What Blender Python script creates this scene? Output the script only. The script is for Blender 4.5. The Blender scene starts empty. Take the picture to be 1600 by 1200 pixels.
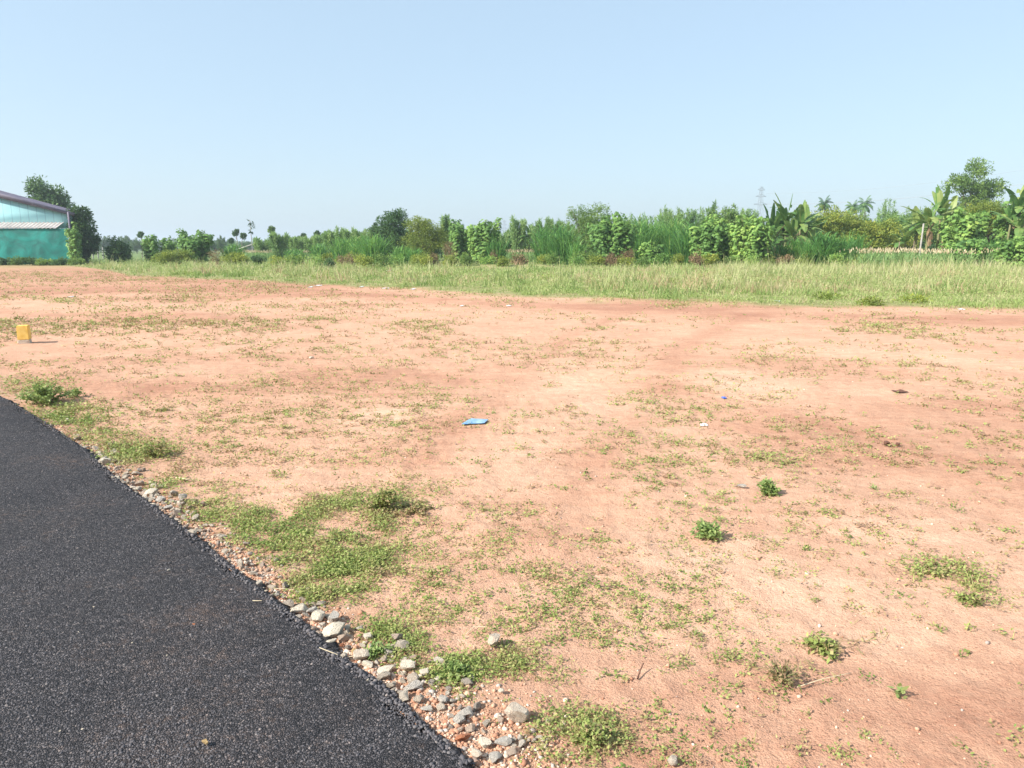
import bpy, math, numpy as np
from mathutils import Vector
R = math.radians
sc = bpy.context.scene
# ---------------------------------------------------------------- camera, sky, sun, exposure
CAM_H, PITCH, LENS = 1.5, R(10.4), 26.0
FPX = LENS / 36 * 1600
cam = bpy.data.objects.new('camera', bpy.data.cameras.new('camera'))
sc.collection.objects.link(cam); sc.camera = cam
cam.location = (0, 0, CAM_H); cam.rotation_euler = (R(90) - PITCH, 0, 0)
cam.data.lens = LENS; cam.data.sensor_width = 36; cam.data.clip_start = 0.05; cam.data.clip_end = 9000

SUN_EL, SUN_AZ = R(37), R(-117)          # azimuth measured from +Y (view direction), negative = left
w = bpy.data.worlds.new('World'); sc.world = w; w.use_nodes = True
nt = w.node_tree; nt.nodes.clear()
sky = nt.nodes.new('ShaderNodeTexSky'); sky.sky_type = 'NISHITA'; sky.sun_disc = False
sky.sun_elevation = SUN_EL; sky.sun_rotation = SUN_AZ
sky.air_density = 1.0; sky.dust_density = 1.6; sky.ozone_density = 1.2; sky.altitude = 0
bg = nt.nodes.new('ShaderNodeBackground'); bg.inputs['Strength'].default_value = 0.12
out = nt.nodes.new('ShaderNodeOutputWorld')
hzm = nt.nodes.new('ShaderNodeMix'); hzm.data_type = 'RGBA'; hzm.inputs[0].default_value = .66      # moist, milky air
hzm.inputs[7].default_value = (2.25, 2.98, 3.58, 1)
nt.links.new(sky.outputs[0], hzm.inputs[6]); nt.links.new(hzm.outputs[2], bg.inputs[0]); nt.links.new(bg.outputs[0], out.inputs[0])
sl = bpy.data.lights.new('sun', 'SUN'); sl.energy = 4.2; sl.angle = R(0.6); sl.color = (1, .96, .9)
sun = bpy.data.objects.new('sun', sl); sc.collection.objects.link(sun)
sdir = Vector((math.sin(SUN_AZ) * math.cos(SUN_EL), math.cos(SUN_AZ) * math.cos(SUN_EL), math.sin(SUN_EL)))
sun.rotation_euler = sdir.to_track_quat('Z', 'Y').to_euler(); sun.location = (-30, 0, 40)
sc.view_settings.view_transform = 'Standard'; sc.view_settings.look = 'None'
sc.view_settings.gamma = 1; sc.view_settings.exposure = 1.08
sc.render.engine = 'CYCLES'
sc.cycles.max_bounces = 6; sc.cycles.transparent_max_bounces = 6; sc.cycles.volume_bounces = 0

# ---------------------------------------------------------------- helpers
cp, sp = math.cos(PITCH), math.sin(PITCH)
def ray(px, py):
    u = (np.asarray(px, float) - 800) / FPX; v = (600 - np.asarray(py, float)) / FPX
    return u, cp + v * sp, -sp + v * cp
def at(px, py):                       # photo pixel (1600 wide) -> point of the ground
    dx, dy, dz = ray(px, py); t = CAM_H / -dz
    return dx * t, dy * t
def pt(px, py, Y):                    # point seen at the pixel, Y metres ahead
    dx, dy, dz = ray(px, py); t = Y / dy
    return Vector((float(dx * t), float(Y), float(CAM_H + dz * t)))
def h2(ix, iy, s):
    a = (ix.astype(np.int64) * 374761393 + iy.astype(np.int64) * 668265263 + s * 2147483647 + 12345) & 0xffffffff
    a = ((a ^ (a >> 13)) * 1274126177) & 0xffffffff
    a = ((a ^ (a >> 16)) * 2246822519) & 0xffffffff
    return ((a ^ (a >> 15)) & 0xffffff) / 16777215.0
def vn(x, y, s=0):
    x = np.asarray(x, float); y = np.asarray(y, float)
    ix = np.floor(x); iy = np.floor(y); fx = x - ix; fy = y - iy
    fx = fx * fx * (3 - 2 * fx); fy = fy * fy * (3 - 2 * fy)
    a = h2(ix, iy, s); b = h2(ix + 1, iy, s); c = h2(ix, iy + 1, s); d = h2(ix + 1, iy + 1, s)
    return (a * (1 - fx) + b * fx) * (1 - fy) + (c * (1 - fx) + d * fx) * fy
def fbm(x, y, s=0, o=4):
    t = 0; n = 0; a = 1
    for k in range(o):
        t = t + a * vn(np.asarray(x) * 2 ** k + 17 * k, np.asarray(y) * 2 ** k - 9 * k, s + k); n += a; a *= .5
    return t / n
def sstep(a, b, x):
    t = np.clip((x - a) / (b - a), 0, 1); return t * t * (3 - 2 * t)

col = sc.collection
def link(o, parent=None):
    col.objects.link(o)
    if parent: o.parent = parent
    return o
def tag(o, label=None, cat=None, group=None, kind=None):
    if label: o['label'] = label
    if cat: o['category'] = cat
    if group: o['group'] = group
    if kind: o['kind'] = kind
    return o
def thing(name, label, cat, loc=(0, 0, 0), rz=0, group=None):
    o = bpy.data.objects.new(name, None); link(o); o.location = loc; o.rotation_euler = (0, 0, rz)
    o.empty_display_size = .1
    return tag(o, label, cat, group)
def mesh(name, V, F, mat, parent=None, smooth=False, attrs=None, size=None, loc=None):
    """V (n,3); F: array (m,k) or list of such arrays (quads / tris)"""
    V = np.asarray(V, np.float32).reshape(-1, 3)
    Fs = F if isinstance(F, list) else [F]
    Fs = [np.asarray(f, np.int32) for f in Fs if len(f)]
    me = bpy.data.meshes.new(name)
    me.vertices.add(len(V)); me.vertices.foreach_set('co', V.ravel())
    li = np.concatenate([f.ravel() for f in Fs]); tot = np.concatenate([np.full(len(f), f.shape[1], np.int32) for f in Fs])
    st = np.concatenate([[0], np.cumsum(tot)[:-1]]).astype(np.int32)
    me.loops.add(len(li)); me.loops.foreach_set('vertex_index', li)
    me.polygons.add(len(tot)); me.polygons.foreach_set('loop_start', st); me.polygons.foreach_set('loop_total', tot)
    me.update(calc_edges=True)
    if smooth: me.polygons.foreach_set('use_smooth', np.ones(len(tot), bool))
    for k, a in (attrs or {}).items():
        at_ = me.attributes.new(k, 'FLOAT', 'POINT'); at_.data.foreach_set('value', np.asarray(a, np.float32).ravel())
    if mat: me.materials.append(mat)
    o = bpy.data.objects.new(name, me); link(o, parent)
    if loc is not None: o.location = loc
    return o
class G:                              # collects geometry
    def __init__(s): s.V = []; s.F = []; s.A = []; s.n = 0
    def add(s, V, F, a=0.5):
        V = np.asarray(V, float).reshape(-1, 3)
        s.V.append(V)
        for f in (F if isinstance(F, list) else [F]):
            s.F.append(np.asarray(f, np.int64) + s.n)
        s.A.append(np.broadcast_to(np.asarray(a, float), (len(V),)) if np.ndim(a) == 0 else np.asarray(a, float))
        s.n += len(V)
    def build(s, name, mat, parent=None, smooth=False, loc=None):
        V = np.concatenate(s.V); F4 = [f for f in s.F if f.shape[1] == 4]; F3 = [f for f in s.F if f.shape[1] == 3]
        Fn = [f for f in s.F if f.shape[1] > 4]
        L = []
        if F4: L.append(np.concatenate(F4))
        if F3: L.append(np.concatenate(F3))
        L += Fn
        return mesh(name, V, L, mat, parent, smooth, {'var': np.concatenate(s.A)}, loc=loc)
def unit(v): return v / (np.linalg.norm(v, axis=-1, keepdims=True) + 1e-9)
def leaves(g, P, D, N, L, W, a, fold=.18):
    """diamond leaves: P base, D direction, N face normal"""
    n = len(P); D = unit(D); S = unit(np.cross(D, N)); N = unit(np.cross(S, D))
    L = np.broadcast_to(L, (n,))[:, None]; W = np.broadcast_to(W, (n,))[:, None]
    m = P + D * L * .42
    V = np.stack([P, m + S * W * .5 - N * L * fold * .4, P + D * L - N * L * fold, m - S * W * .5 - N * L * fold * .4], 1).reshape(-1, 3)
    g.add(V, np.arange(n * 4).reshape(n, 4), np.repeat(np.broadcast_to(a, (n,)), 4))
def blades(g, P, D, L, W, bend, a, seg=3, rng=None):
    """tapering blades that start upright along D and bend to the side"""
    n = len(P); D = unit(D); L = np.broadcast_to(L, (n,)); W = np.broadcast_to(W, (n,)); bend = np.broadcast_to(bend, (n,))
    hz = D * [1, 1, 0]; hz = unit(hz + rng.normal(0, .05, (n, 3)) * [1, 1, 0])
    S = unit(np.cross(hz, [0, 0, 1.])); th = rng.uniform(-1.2, 1.2, n)[:, None]
    S = unit(S * np.cos(th) + hz * np.sin(th))
    rows = []; p = P.copy(); d = D.copy()
    for k in range(seg + 1):
        wk = (W * (1 - (k / seg) ** 1.5))[:, None] * .5 + .0005
        rows.append(np.stack([p - S * wk, p + S * wk], 1))
        p = p + d * (L / seg)[:, None]
        d = unit(d + (hz * .55 - np.array([0, 0, 1.]) * .6) * bend[:, None] * (k + 1) / seg)
    V = np.stack(rows, 1).reshape(-1, 3); m = 2 * (seg + 1)
    b = np.arange(n)[:, None] * m
    F = np.concatenate([b + np.array([2 * k, 2 * k + 1, 2 * k + 3, 2 * k + 2]) for k in range(seg)])
    g.add(V, F, np.repeat(np.broadcast_to(a, (n,)), m))
def tube(g, pts, rad, sides=7, a=.5, cap=True):
    pts = np.asarray(pts, float); n = len(pts); rad = np.broadcast_to(rad, (n,))
    t = unit(np.gradient(pts, axis=0)); up = np.array([0, 0, 1.]) if abs(t[0, 2]) < .9 else np.array([1., 0, 0])
    x = unit(np.cross(t, up)); y = np.cross(t, x)
    an = np.linspace(0, 2 * np.pi, sides, endpoint=False)
    V = pts[:, None] + (x[:, None] * np.cos(an)[None, :, None] + y[:, None] * np.sin(an)[None, :, None]) * rad[:, None, None]
    i = np.arange(n - 1)[:, None] * sides; j = np.arange(sides)[None]; j2 = (j + 1) % sides
    F = np.stack([i + j, i + j2, i + sides + j2, i + sides + j], -1).reshape(-1, 4)
    g.add(V.reshape(-1, 3), F, a)
    if cap:
        e = np.arange(sides)
        g.F.append((g.n - sides + e)[None, :]) if sides > 4 else None
def box(g, c, s, rz=0, a=.5):
    c = np.asarray(c, float); s = np.asarray(s, float) / 2
    V = np.array([[x, y, z] for z in (-1, 1) for x, y in ((-1, -1), (1, -1), (1, 1), (-1, 1))]) * s
    cr, sr = math.cos(rz), math.sin(rz); V = np.stack([V[:, 0] * cr - V[:, 1] * sr, V[:, 0] * sr + V[:, 1] * cr, V[:, 2]], 1) + c
    g.add(V, np.array([[3, 2, 1, 0], [4, 5, 6, 7], [0, 1, 5, 4], [1, 2, 6, 5], [2, 3, 7, 6], [3, 0, 4, 7]]), a)

# ---------------------------------------------------------------- materials
def nodes(name):
    m = bpy.data.materials.new(name); m.use_nodes = True; t = m.node_tree; t.nodes.clear()
    o = t.nodes.new('ShaderNodeOutputMaterial')
    def N(ty, **k):
        n = t.nodes.new('ShaderNode' + ty)
        for a, b in k.items():
            if a in n.inputs: n.inputs[a].default_value = b
            else: setattr(n, a, b)
        return n
    def Lk(a, b): t.links.new(a, b)
    return m, t, o, N, Lk
def ramp(N, Lk, src, stops):
    r = N('ValToRGB'); e = r.color_ramp.elements
    while len(e) < len(stops): e.new(.5)
    for k, (p, c) in enumerate(stops): e[k].position = p; e[k].color = (*c, 1)
    Lk(src, r.inputs[0]); return r.outputs[0]
def mix(N, Lk, f, a, b, bt='MIX'):
    m = N('Mix', data_type='RGBA', blend_type=bt)
    for s, i in ((f, 0), (a, 6), (b, 7)):
        if hasattr(s, 'links'): Lk(s, m.inputs[i])
        elif i == 0: m.inputs[0].default_value = s
        else: m.inputs[i].default_value = (*s, 1)
    return m.outputs[2]
def noise(N, Lk, scale, detail=4, rough=.55, vec=None, dist=0):
    n = N('TexNoise', Scale=scale, Detail=detail, Roughness=rough, Distortion=dist)
    if vec is None: vec = N('NewGeometry').outputs['Position']
    Lk(vec, n.inputs['Vector']); return n
def leafmat(name, stops, trans=.3, rough=.6, sc_=.8, obj_var=.25, gain=1.):
    stops = [(p_, tuple(min(v_ * gain, .8) for v_ in c_)) for p_, c_ in stops]
    m, t, o, N, Lk = nodes(name)
    at_ = N('Attribute', attribute_name='var')
    oi = N('ObjectInfo')
    ns = noise(N, Lk, sc_, 3)
    a = N('Math', operation='MULTIPLY_ADD'); Lk(ns.outputs[0], a.inputs[0]); a.inputs[1].default_value = .5; Lk(at_.outputs['Fac'], a.inputs[2])
    b = N('Math', operation='MULTIPLY_ADD'); Lk(oi.outputs['Random'], b.inputs[0]); b.inputs[1].default_value = obj_var; Lk(a.outputs[0], b.inputs[2])
    c = N('Math', operation='SUBTRACT'); Lk(b.outputs[0], c.inputs[0]); c.inputs[1].default_value = .25 + obj_var / 2
    colr = ramp(N, Lk, c.outputs[0], stops)
    p = N('BsdfPrincipled', Roughness=rough); Lk(colr, p.inputs['Base Color']); p.inputs['Specular IOR Level'].default_value = .3
    tr = N('BsdfTranslucent'); tc = mix(N, Lk, .35, colr, (.3, .42, .08)); Lk(tc, tr.inputs[0])
    ms = N('MixShader'); ms.inputs[0].default_value = trans
    Lk(p.outputs[0], ms.inputs[1]); Lk(tr.outputs[0], ms.inputs[2]); Lk(ms.outputs[0], o.inputs[0])
    return m
def plain(name, c1, c2, scale=3, rough=.8, bump=0, bscale=30, spec=.3):
    m, t, o, N, Lk = nodes(name)
    ns = noise(N, Lk, scale, 5, .6)
    cr = ramp(N, Lk, ns.outputs[0], [(.32, c1), (.68, c2)])
    p = N('BsdfPrincipled', Roughness=rough); Lk(cr, p.inputs['Base Color']); p.inputs['Specular IOR Level'].default_value = spec
    if bump:
        n2 = noise(N, Lk, bscale, 6, .6); b = N('Bump', Strength=.8, Distance=bump); Lk(n2.outputs[0], b.inputs['Height']); Lk(b.outputs[0], p.inputs['Normal'])
    Lk(p.outputs[0], o.inputs[0]); return m
M = {}
M['castor'] = leafmat('broad leaf green', [(0, (.045, .105, .028)), (.45, (.115, .205, .045)), (.8, (.21, .29, .065)), (1, (.36, .36, .08))], .32, gain=1.65)
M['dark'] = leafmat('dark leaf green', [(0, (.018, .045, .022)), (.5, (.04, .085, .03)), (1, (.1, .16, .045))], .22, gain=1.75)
M['mid'] = leafmat('mid leaf green', [(0, (.03, .065, .022)), (.5, (.08, .13, .03)), (1, (.19, .24, .05))], .3, gain=1.95)
M['yellow'] = leafmat('yellow green leaf', [(0, (.05, .075, .018)), (.5, (.13, .165, .028)), (1, (.27, .26, .045))], .3, gain=1.8)
M['pale'] = leafmat('pale feathery green', [(0, (.06, .11, .045)), (.5, (.12, .19, .065)), (1, (.2, .26, .09))], .35, gain=1.9)
M['cane'] = leafmat('cane grass green', [(0, (.03, .085, .025)), (.5, (.06, .15, .035)), (.85, (.13, .22, .05)), (1, (.3, .3, .1))], .42, .5, gain=2.1)
M['banana'] = leafmat('banana leaf', [(0, (.04, .11, .035)), (.6, (.12, .24, .06)), (1, (.3, .36, .11))], .35, .4)
M['dry'] = leafmat('dry brown leaf', [(0, (.1, .065, .035)), (.5, (.22, .14, .075)), (1, (.36, .25, .14))], .25)
M['far'] = leafmat('far tree leaf', [(0, (.035, .07, .03)), (.5, (.06, .11, .04)), (1, (.1, .15, .055))], .2, gain=1.3)
M['grass'] = leafmat('grass blade', [(0, (.12, .19, .05)), (.3, (.23, .30, .09)), (.6, (.37, .39, .17)), (.82, (.47, .42, .25)), (1, (.42, .29, .18))], .35, .6, .35, 0, gain=1.2)
M['weed'] = leafmat('creeping weed leaf', [(0, (.13, .19, .045)), (.35, (.25, .31, .08)), (.62, (.37, .38, .13)), (.8, (.35, .28, .13)), (1, (.31, .19, .11))], .25, .6, 2.5, 0)
M['herb'] = leafmat('herb leaf', [(0, (.09, .16, .045)), (.5, (.19, .28, .08)), (1, (.36, .41, .15))], .3, .55, 6, .2)
M['head'] = leafmat('cream seed head', [(0, (.34, .2, .11)), (.5, (.55, .43, .26)), (1, (.68, .6, .42))], .15)
M['bark'] = plain('bark', (.1, .07, .05), (.26, .2, .15), 6, .9, .02, 20)
M['palm_bark'] = plain('palm bark', (.16, .13, .1), (.3, .25, .2), 6, .9, .02, 12)
M['stem'] = plain('green stem', (.11, .14, .05), (.24, .22, .1), 5, .7)

# ---------------------------------------------------------------- ground
# road edge as seen in the photograph, carried on to both sides of the frame
EP = [(0, 622), (30, 640), (60, 657), (95, 682), (130, 706), (165, 738), (200, 768), (250, 805), (300, 842), (350, 882), (400, 925), (450, 962), (485, 992),
      (520, 1027), (560, 1056), (600, 1083), (630, 1112), (660, 1142), (700, 1178), (730, 1202)]
ex, ey = at([p[0] for p in EP], [p[1] for p in EP])
E = np.stack([ex, ey], 1)
d0 = unit(E[0] - E[7]); d1 = unit(E[-1] - E[8])
E = np.concatenate([[E[0] + d0 * s for s in (60, 30, 12, 5, 2)], E, [E[-1] + d1 * s for s in (.5, 2, 6, 20)]])
def resample(P, st):
    s = np.concatenate([[0], np.cumsum(np.linalg.norm(np.diff(P, axis=0), axis=1))])
    q = st(s[-1]); return np.stack([np.interp(q, s, P[:, 0]), np.interp(q, s, P[:, 1])], 1), q
s_tot = np.concatenate([[0], np.cumsum(np.linalg.norm(np.diff(E, axis=0), axis=1))])
def ES(L):
    a = np.arange(0, 52, .5); b = np.arange(52, L - 19, .015); c = np.arange(L - 19, L, .4); return np.concatenate([a, b, c])
ER, eq = resample(E, ES)
k = np.array([1, 3, 4, 3, 1]) / 12.
ERs = ER.copy()
for i_ in range(2): ERs[:, i_] = np.convolve(np.pad(ER[:, i_], 2, 'edge'), k, 'valid')
ER = ERs
def side(x, y):                       # signed distance to the road edge: > 0 on the soil side
    x = np.asarray(x, float); y = np.asarray(y, float)
    best = np.full(x.shape, 1e9); sg = np.ones(x.shape)
    for a, b in zip(E[:-1], E[1:]):
        ab = b - a; t = np.clip(((x - a[0]) * ab[0] + (y - a[1]) * ab[1]) / (ab @ ab), 0, 1)
        qx = x - a[0] - ab[0] * t; qy = y - a[1] - ab[1] * t; d = np.hypot(qx, qy)
        c = ab[0] * qy - ab[1] * qx
        m = d < best; best = np.where(m, d, best); sg = np.where(m, np.sign(c), sg)
    return best * sg
ROAD_W = 5.2
# front edge of the grass strip (photo pixels) as a function of x
GX = [-400, 0, 130, 200, 330, 540, 700, 850, 1000, 1200, 1400, 1600, 2000]
GY = [408, 411, 418, 430, 436, 447, 456, 464, 470, 476, 481, 486, 492]
gxw, gyw = at(GX, GY)
def strip(x, y):                      # > 0 inside the grass strip (metres beyond its front edge)
    u = np.asarray(x) / np.maximum(y, 1); pu = gxw / gyw
    return y - np.interp(u, pu, gyw)
def height(x, y):
    x = np.asarray(x, float); y = np.asarray(y, float); r = np.hypot(x, y)
    near = np.clip(1.3 - r / 20, 0, 1)
    h = (fbm(x * .35, y * .35, 3) - .5) * .10 * np.clip(r / 12, .15, 1)
    h = h + (fbm(x * 2.2, y * 2.2, 7, 3) - .5) * .035 + (fbm(x * 13, y * 13, 11, 3) - .5) * .014 * near
    sd = side(x, y)
    onroad = sstep(.03, -.05, sd) * sstep(-ROAD_W - .3, -ROAD_W + .1, sd)
    h = h * (1 - .9 * onroad) - .03 * onroad
    mound = sstep(0, 1, 1 - np.abs((x + .5) / 6.5) ** 2) * np.exp(-((y - 58) / 1.8) ** 2)
    return h + mound * .28
def hz(x, y): return float(height(np.array([x]), np.array([y]))[0])

rad = np.concatenate([[0], np.geomspace(.35, 30, 430), np.geomspace(30.4, 130, 150), np.geomspace(135, 3200, 50)])
an = np.concatenate([np.linspace(-42, 42, 620), np.linspace(44, 316, 70)]) * np.pi / 180
RR, AA = np.meshgrid(rad[1:], an, indexing='ij')
gx = (RR * np.sin(AA)); gy = (RR * np.cos(AA)); nr, na = gx.shape
gz = height(gx, gy)
V = np.concatenate([[[0, 0, hz(0, 0)]], np.stack([gx, gy, gz], -1).reshape(-1, 3)])
i = np.arange(nr - 1)[:, None] * na; j = np.arange(na)[None]; j2 = (j + 1) % na
F4 = np.stack([i + j, i + na + j, i + na + j2, i + j2], -1).reshape(-1, 4)[:, ::-1] + 1
F3 = np.stack([np.zeros(na, int), np.arange(na) + 1, (np.arange(na) + 1) % na + 1], -1)[:, ::-1]
X, Y_ = V[:, 0], V[:, 1]
# red: compacted red earth / wheel tracks;  green: litter and short growth
red = np.clip((fbm(X * .22 + 5, Y_ * .5, 21, 5) - .47) * 3.2, 0, 1) * .8
red += .75 * sstep(24, 34, np.hypot(X, Y_)) * (.6 + .5 * vn(X * .15, Y_ * .6, 5))
def track(pts, wd, am):
    global red
    tx, ty = at([p[0] for p in pts], [p[1] for p in pts]); P = np.stack([tx, ty], 1); P, _ = resample(P, lambda L: np.linspace(0, L, 60))
    d = np.full(X.shape, 1e9)
    for q in P: d = np.minimum(d, np.hypot(X - q[0], Y_ - q[1]))
    red = red + am * np.exp(-(d / wd) ** 2) * (.6 + .6 * vn(X * 3, Y_ * 3, 31))
track([(660, 720), (740, 650), (820, 575), (900, 520), (1000, 480)], .22, .6)
track([(840, 830), (900, 740), (1000, 650), (1040, 600), (1060, 540), (1180, 490)], .3, .6)
track([(1100, 640), (1250, 700), (1400, 730), (1600, 760)], .28, .5)
track([(1040, 600), (1200, 640), (1400, 700), (1600, 735)], .25, .45)
track([(1000, 1180), (1150, 1050), (1350, 1050), (1560, 1100)], .2, .4)
track([(0, 455), (400, 450), (800, 475), (1200, 492), (1600, 500)], 1.3, .7)
track([(700, 640), (600, 700), (520, 760)], .2, .3)
pale = np.zeros_like(X)
def patch(px, py, rx, ry, am):
    global pale, red
    cx, cy = at(px, py); x1, _ = at(px + rx, py); _, y1 = at(px, py - ry)
    e = np.exp(-(((X - cx) / (x1 - cx)) ** 2 + ((Y_ - cy) / (y1 - cy)) ** 2)); pale = pale + am * e; red = red * (1 - .8 * np.clip(am * e, 0, 1))
for p in [(900, 600, 130, 35, .9), (1150, 600, 90, 22, 1), (1450, 560, 200, 25, .8), (1250, 925, 130, 50, .8), (1120, 870, 90, 30, .7), (540, 760, 90, 25, .5),
          (830, 760, 60, 30, .6), (620, 640, 60, 20, .6), (1400, 830, 120, 30, .5), (950, 1000, 80, 60, .4), (800, 690, 60, 20, .5), (1300, 1000, 200, 60, .5)]: patch(*p)
S_ = strip(X, Y_); uu = X / np.maximum(Y_, 1)
green = sstep(-1.2, 1.5, S_ + (fbm(X * .5, Y_ * .5, 41) - .5) * 5) * sstep(2, 8, Y_)
green = np.maximum(green, .85 * sstep(55, 90, np.hypot(X, Y_)) * (1 - sstep(-.5, 1, -Y_)))
green = np.clip(green, 0, 1); red = np.clip(red, 0, 1); pale = np.clip(pale, 0, 1)
sdv = side(X, Y_)
rub = sstep(.28, .05, np.abs(sdv - .08) - .05)       # coarse rubbly earth next to the asphalt

m, t, o, N, Lk = nodes('red earth')
A = lambda s: N('Attribute', attribute_name=s).outputs['Fac']
pos = N('NewGeometry').outputs['Position']
n1 = noise(N, Lk, 1.1, 8, .68, pos); n2 = noise(N, Lk, 9, 6, .7, pos); n3 = noise(N, Lk, 90, 5, .75, pos)
st = N('Mapping'); st.inputs['Scale'].default_value = (.8, 3.2, 1); st.inputs['Rotation'].default_value = (0, 0, -.25); Lk(pos, st.inputs['Vector'])
n4 = noise(N, Lk, 2.6, 7, .7, st.outputs[0], .6)
def mth(op, a, b, c=None):
    q = N('Math', operation=op)
    for i_, s in enumerate((a, b, c)):
        if s is None: continue
        if hasattr(s, 'links'): Lk(s, q.inputs[i_])
        else: q.inputs[i_].default_value = s
    return q.outputs[0]
f = mth('MULTIPLY_ADD', n1.outputs[0], .62, mth('MULTIPLY_ADD', A('red'), .34, -.16))
f = mth('MULTIPLY_ADD', n4.outputs[0], .55, f); n5 = noise(N, Lk, 30, 6, .8, st.outputs[0], .3)
f = mth('MULTIPLY_ADD', n2.outputs[0], .5, f); f = mth('MULTIPLY_ADD', n3.outputs[0], .75, f); f = mth('MULTIPLY_ADD', n5.outputs[0], .7, f)
f = mth('MULTIPLY_ADD', A('pale'), -.22, f)
soil = ramp(N, Lk, mth('SUBTRACT', f, .96), [(.1, (.71, .475, .335)), (.36, (.60, .365, .245)), (.62, (.50, .28, .183)), (.88, (.39, .195, .125))])
spk = ramp(N, Lk, n3.outputs[0], [(.36, (.55, .47, .42)), (.45, (.97, .96, .95)), (.6, (1, 1, 1)), (.68, (1.14, 1.13, 1.12))])
soil = mix(N, Lk, 1.0, soil, spk, 'MULTIPLY')
rubc = ramp(N, Lk, n2.outputs[0], [(.3, (.3, .16, .1)), (.5, (.46, .27, .17)), (.7, (.42, .34, .27))])
soil = mix(N, Lk, mth('MULTIPLY', A('rub'), .75), soil, rubc)
ng = noise(N, Lk, 1.6, 6, .7, pos)
gcol = ramp(N, Lk, ng.outputs[0], [(.3, (.13, .17, .05)), (.5, (.22, .25, .09)), (.7, (.36, .31, .17))])
soil = mix(N, Lk, mth('MULTIPLY', A('green'), .85), soil, gcol)
soil = mix(N, Lk, A('meadow'), soil, (.13, .19, .06))
p = N('BsdfPrincipled', Roughness=.95); p.inputs['Specular IOR Level'].default_value = .1; Lk(soil, p.inputs['Base Color'])
vor = N('TexVoronoi', Scale=140.); Lk(pos, vor.inputs['Vector'])
hh = mth('MULTIPLY_ADD', n3.outputs[0], .35, mth('MULTIPLY', n2.outputs[0], 1.2)); hh = mth('MULTIPLY_ADD', vor.outputs['Distance'], -.12, hh)
b = N('Bump', Strength=.9, Distance=.022); Lk(hh, b.inputs['Height']); Lk(b.outputs[0], p.inputs['Normal']); Lk(p.outputs[0], o.inputs[0])
M['soil'] = m
tag(mesh('ground', V, [F4, F3], M['soil'], smooth=True, attrs={'meadow': .9 * sstep(68, 85, Y_), 'red': red, 'pale': pale, 'green': green, 'rub': rub}), kind='structure')

# ---------------------------------------------------------------- road
m, t, o, N, Lk = nodes('asphalt')
pos = N('NewGeometry').outputs['Position']
wv = noise(N, Lk, 60, 2, .5, pos)
wm = mix(N, Lk, .012, pos, wv.outputs['Color'])
v1 = N('TexVoronoi', Scale=120., Randomness=1.); Lk(wm, v1.inputs['Vector'])
v2 = N('TexVoronoi', Scale=120., Randomness=1., feature='DISTANCE_TO_EDGE'); Lk(wm, v2.inputs['Vector'])
v3 = N('TexVoronoi', Scale=210., Randomness=1.); Lk(wm, v3.inputs['Vector'])
sepc = N('SeparateColor'); Lk(v1.outputs['Color'], sepc.inputs[0])
big = noise(N, Lk, 1.3, 6, .65, pos); med = noise(N, Lk, 25, 4, .6, pos)
ag = ramp(N, Lk, sepc.outputs[0], [(.0, (.042, .040, .043)), (.5, (.08, .074, .078)), (.85, (.13, .118, .12)), (1, (.2, .17, .16))])
edge = ramp(N, Lk, v2.outputs['Distance'], [(0, (.3, .3, .3)), (.12, (1, 1, 1))])
c_ = mix(N, Lk, 1., ag, edge, 'MULTIPLY')
c_ = mix(N, Lk, .8, c_, ramp(N, Lk, big.outputs[0], [(.3, (.72, .72, .76)), (.5, (1, 1, 1)), (.7, (1.4, 1.25, 1.15))]), 'MULTIPLY')
dust = ramp(N, Lk, mth('MULTIPLY', big.outputs[0], med.outputs[0]), [(.3, (0, 0, 0)), (.42, (1, 1, 1))])
c_ = mix(N, Lk, mth('MULTIPLY', dust, .3), c_, (.28, .18, .13))
p = N('BsdfPrincipled', Roughness=.75); p.inputs['Specular IOR Level'].default_value = .2; Lk(c_, p.inputs['Base Color'])
hgt = mth('MULTIPLY_ADD', sepc.outputs[1], .9, mth('MULTIPLY', mth('MINIMUM', v2.outputs['Distance'], .3), 3.))
hgt = mth('MULTIPLY_ADD', v3.outputs['Distance'], -.4, hgt)
b = N('Bump', Strength=1., Distance=.009); Lk(hgt, b.inputs['Height']); Lk(b.outputs[0], p.inputs['Normal']); Lk(p.outputs[0], o.inputs[0])
M['asphalt'] = m
rng_e = np.random.default_rng(1)
tn = unit(np.gradient(ER, axis=0)); nrm = np.stack([tn[:, 1], -tn[:, 0]], 1)      # towards the road
im = int(np.argmin(np.hypot(ER[:, 0] - ex[10], ER[:, 1] - ey[10])))
if side(np.array([ER[im, 0] + nrm[im, 0]]), np.array([ER[im, 1] + nrm[im, 1]]))[0] > 0: nrm = -nrm
nrm0 = nrm.copy()
rag = (fbm(eq * 3.2, eq * 0 + 1, 51, 4) - .5) * .11 + (fbm(eq * 14, eq * 0, 52, 3) - .5) * .045 + rng_e.normal(0, .0035, len(eq))
offs = [(-.03, -.06), (-.012, -.012), (.0, .018), (.03, .03), (.09, .036), (.4, .042), (1.2, .05), (2.6, .06), (4, .05), (ROAD_W - .1, .036), (ROAD_W, .02), (ROAD_W + .03, -.05)]
mdir = unit(np.mean(nrm[im - 150:im + 80], 0))
rows = []
for w_, z_ in offs:
    rr = rag * math.exp(-max(w_, 0) / .15) if w_ < 3 else rag * 0
    dirn = unit(nrm * math.exp(-max(w_, 0) * 3) + mdir * (1 - math.exp(-max(w_, 0) * 3)))
    P = ER + dirn * (w_ + rr)[:, None]
    zz = z_ + (fbm(P[:, 0] * 1.5, P[:, 1] * 1.5, 61, 3) - .5) * .012 + (fbm(P[:, 0] * 30, P[:, 1] * 30, 62, 2) - .5) * .012 * (w_ < .2)
    rows.append(np.concatenate([P, zz[:, None]], 1))
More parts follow.
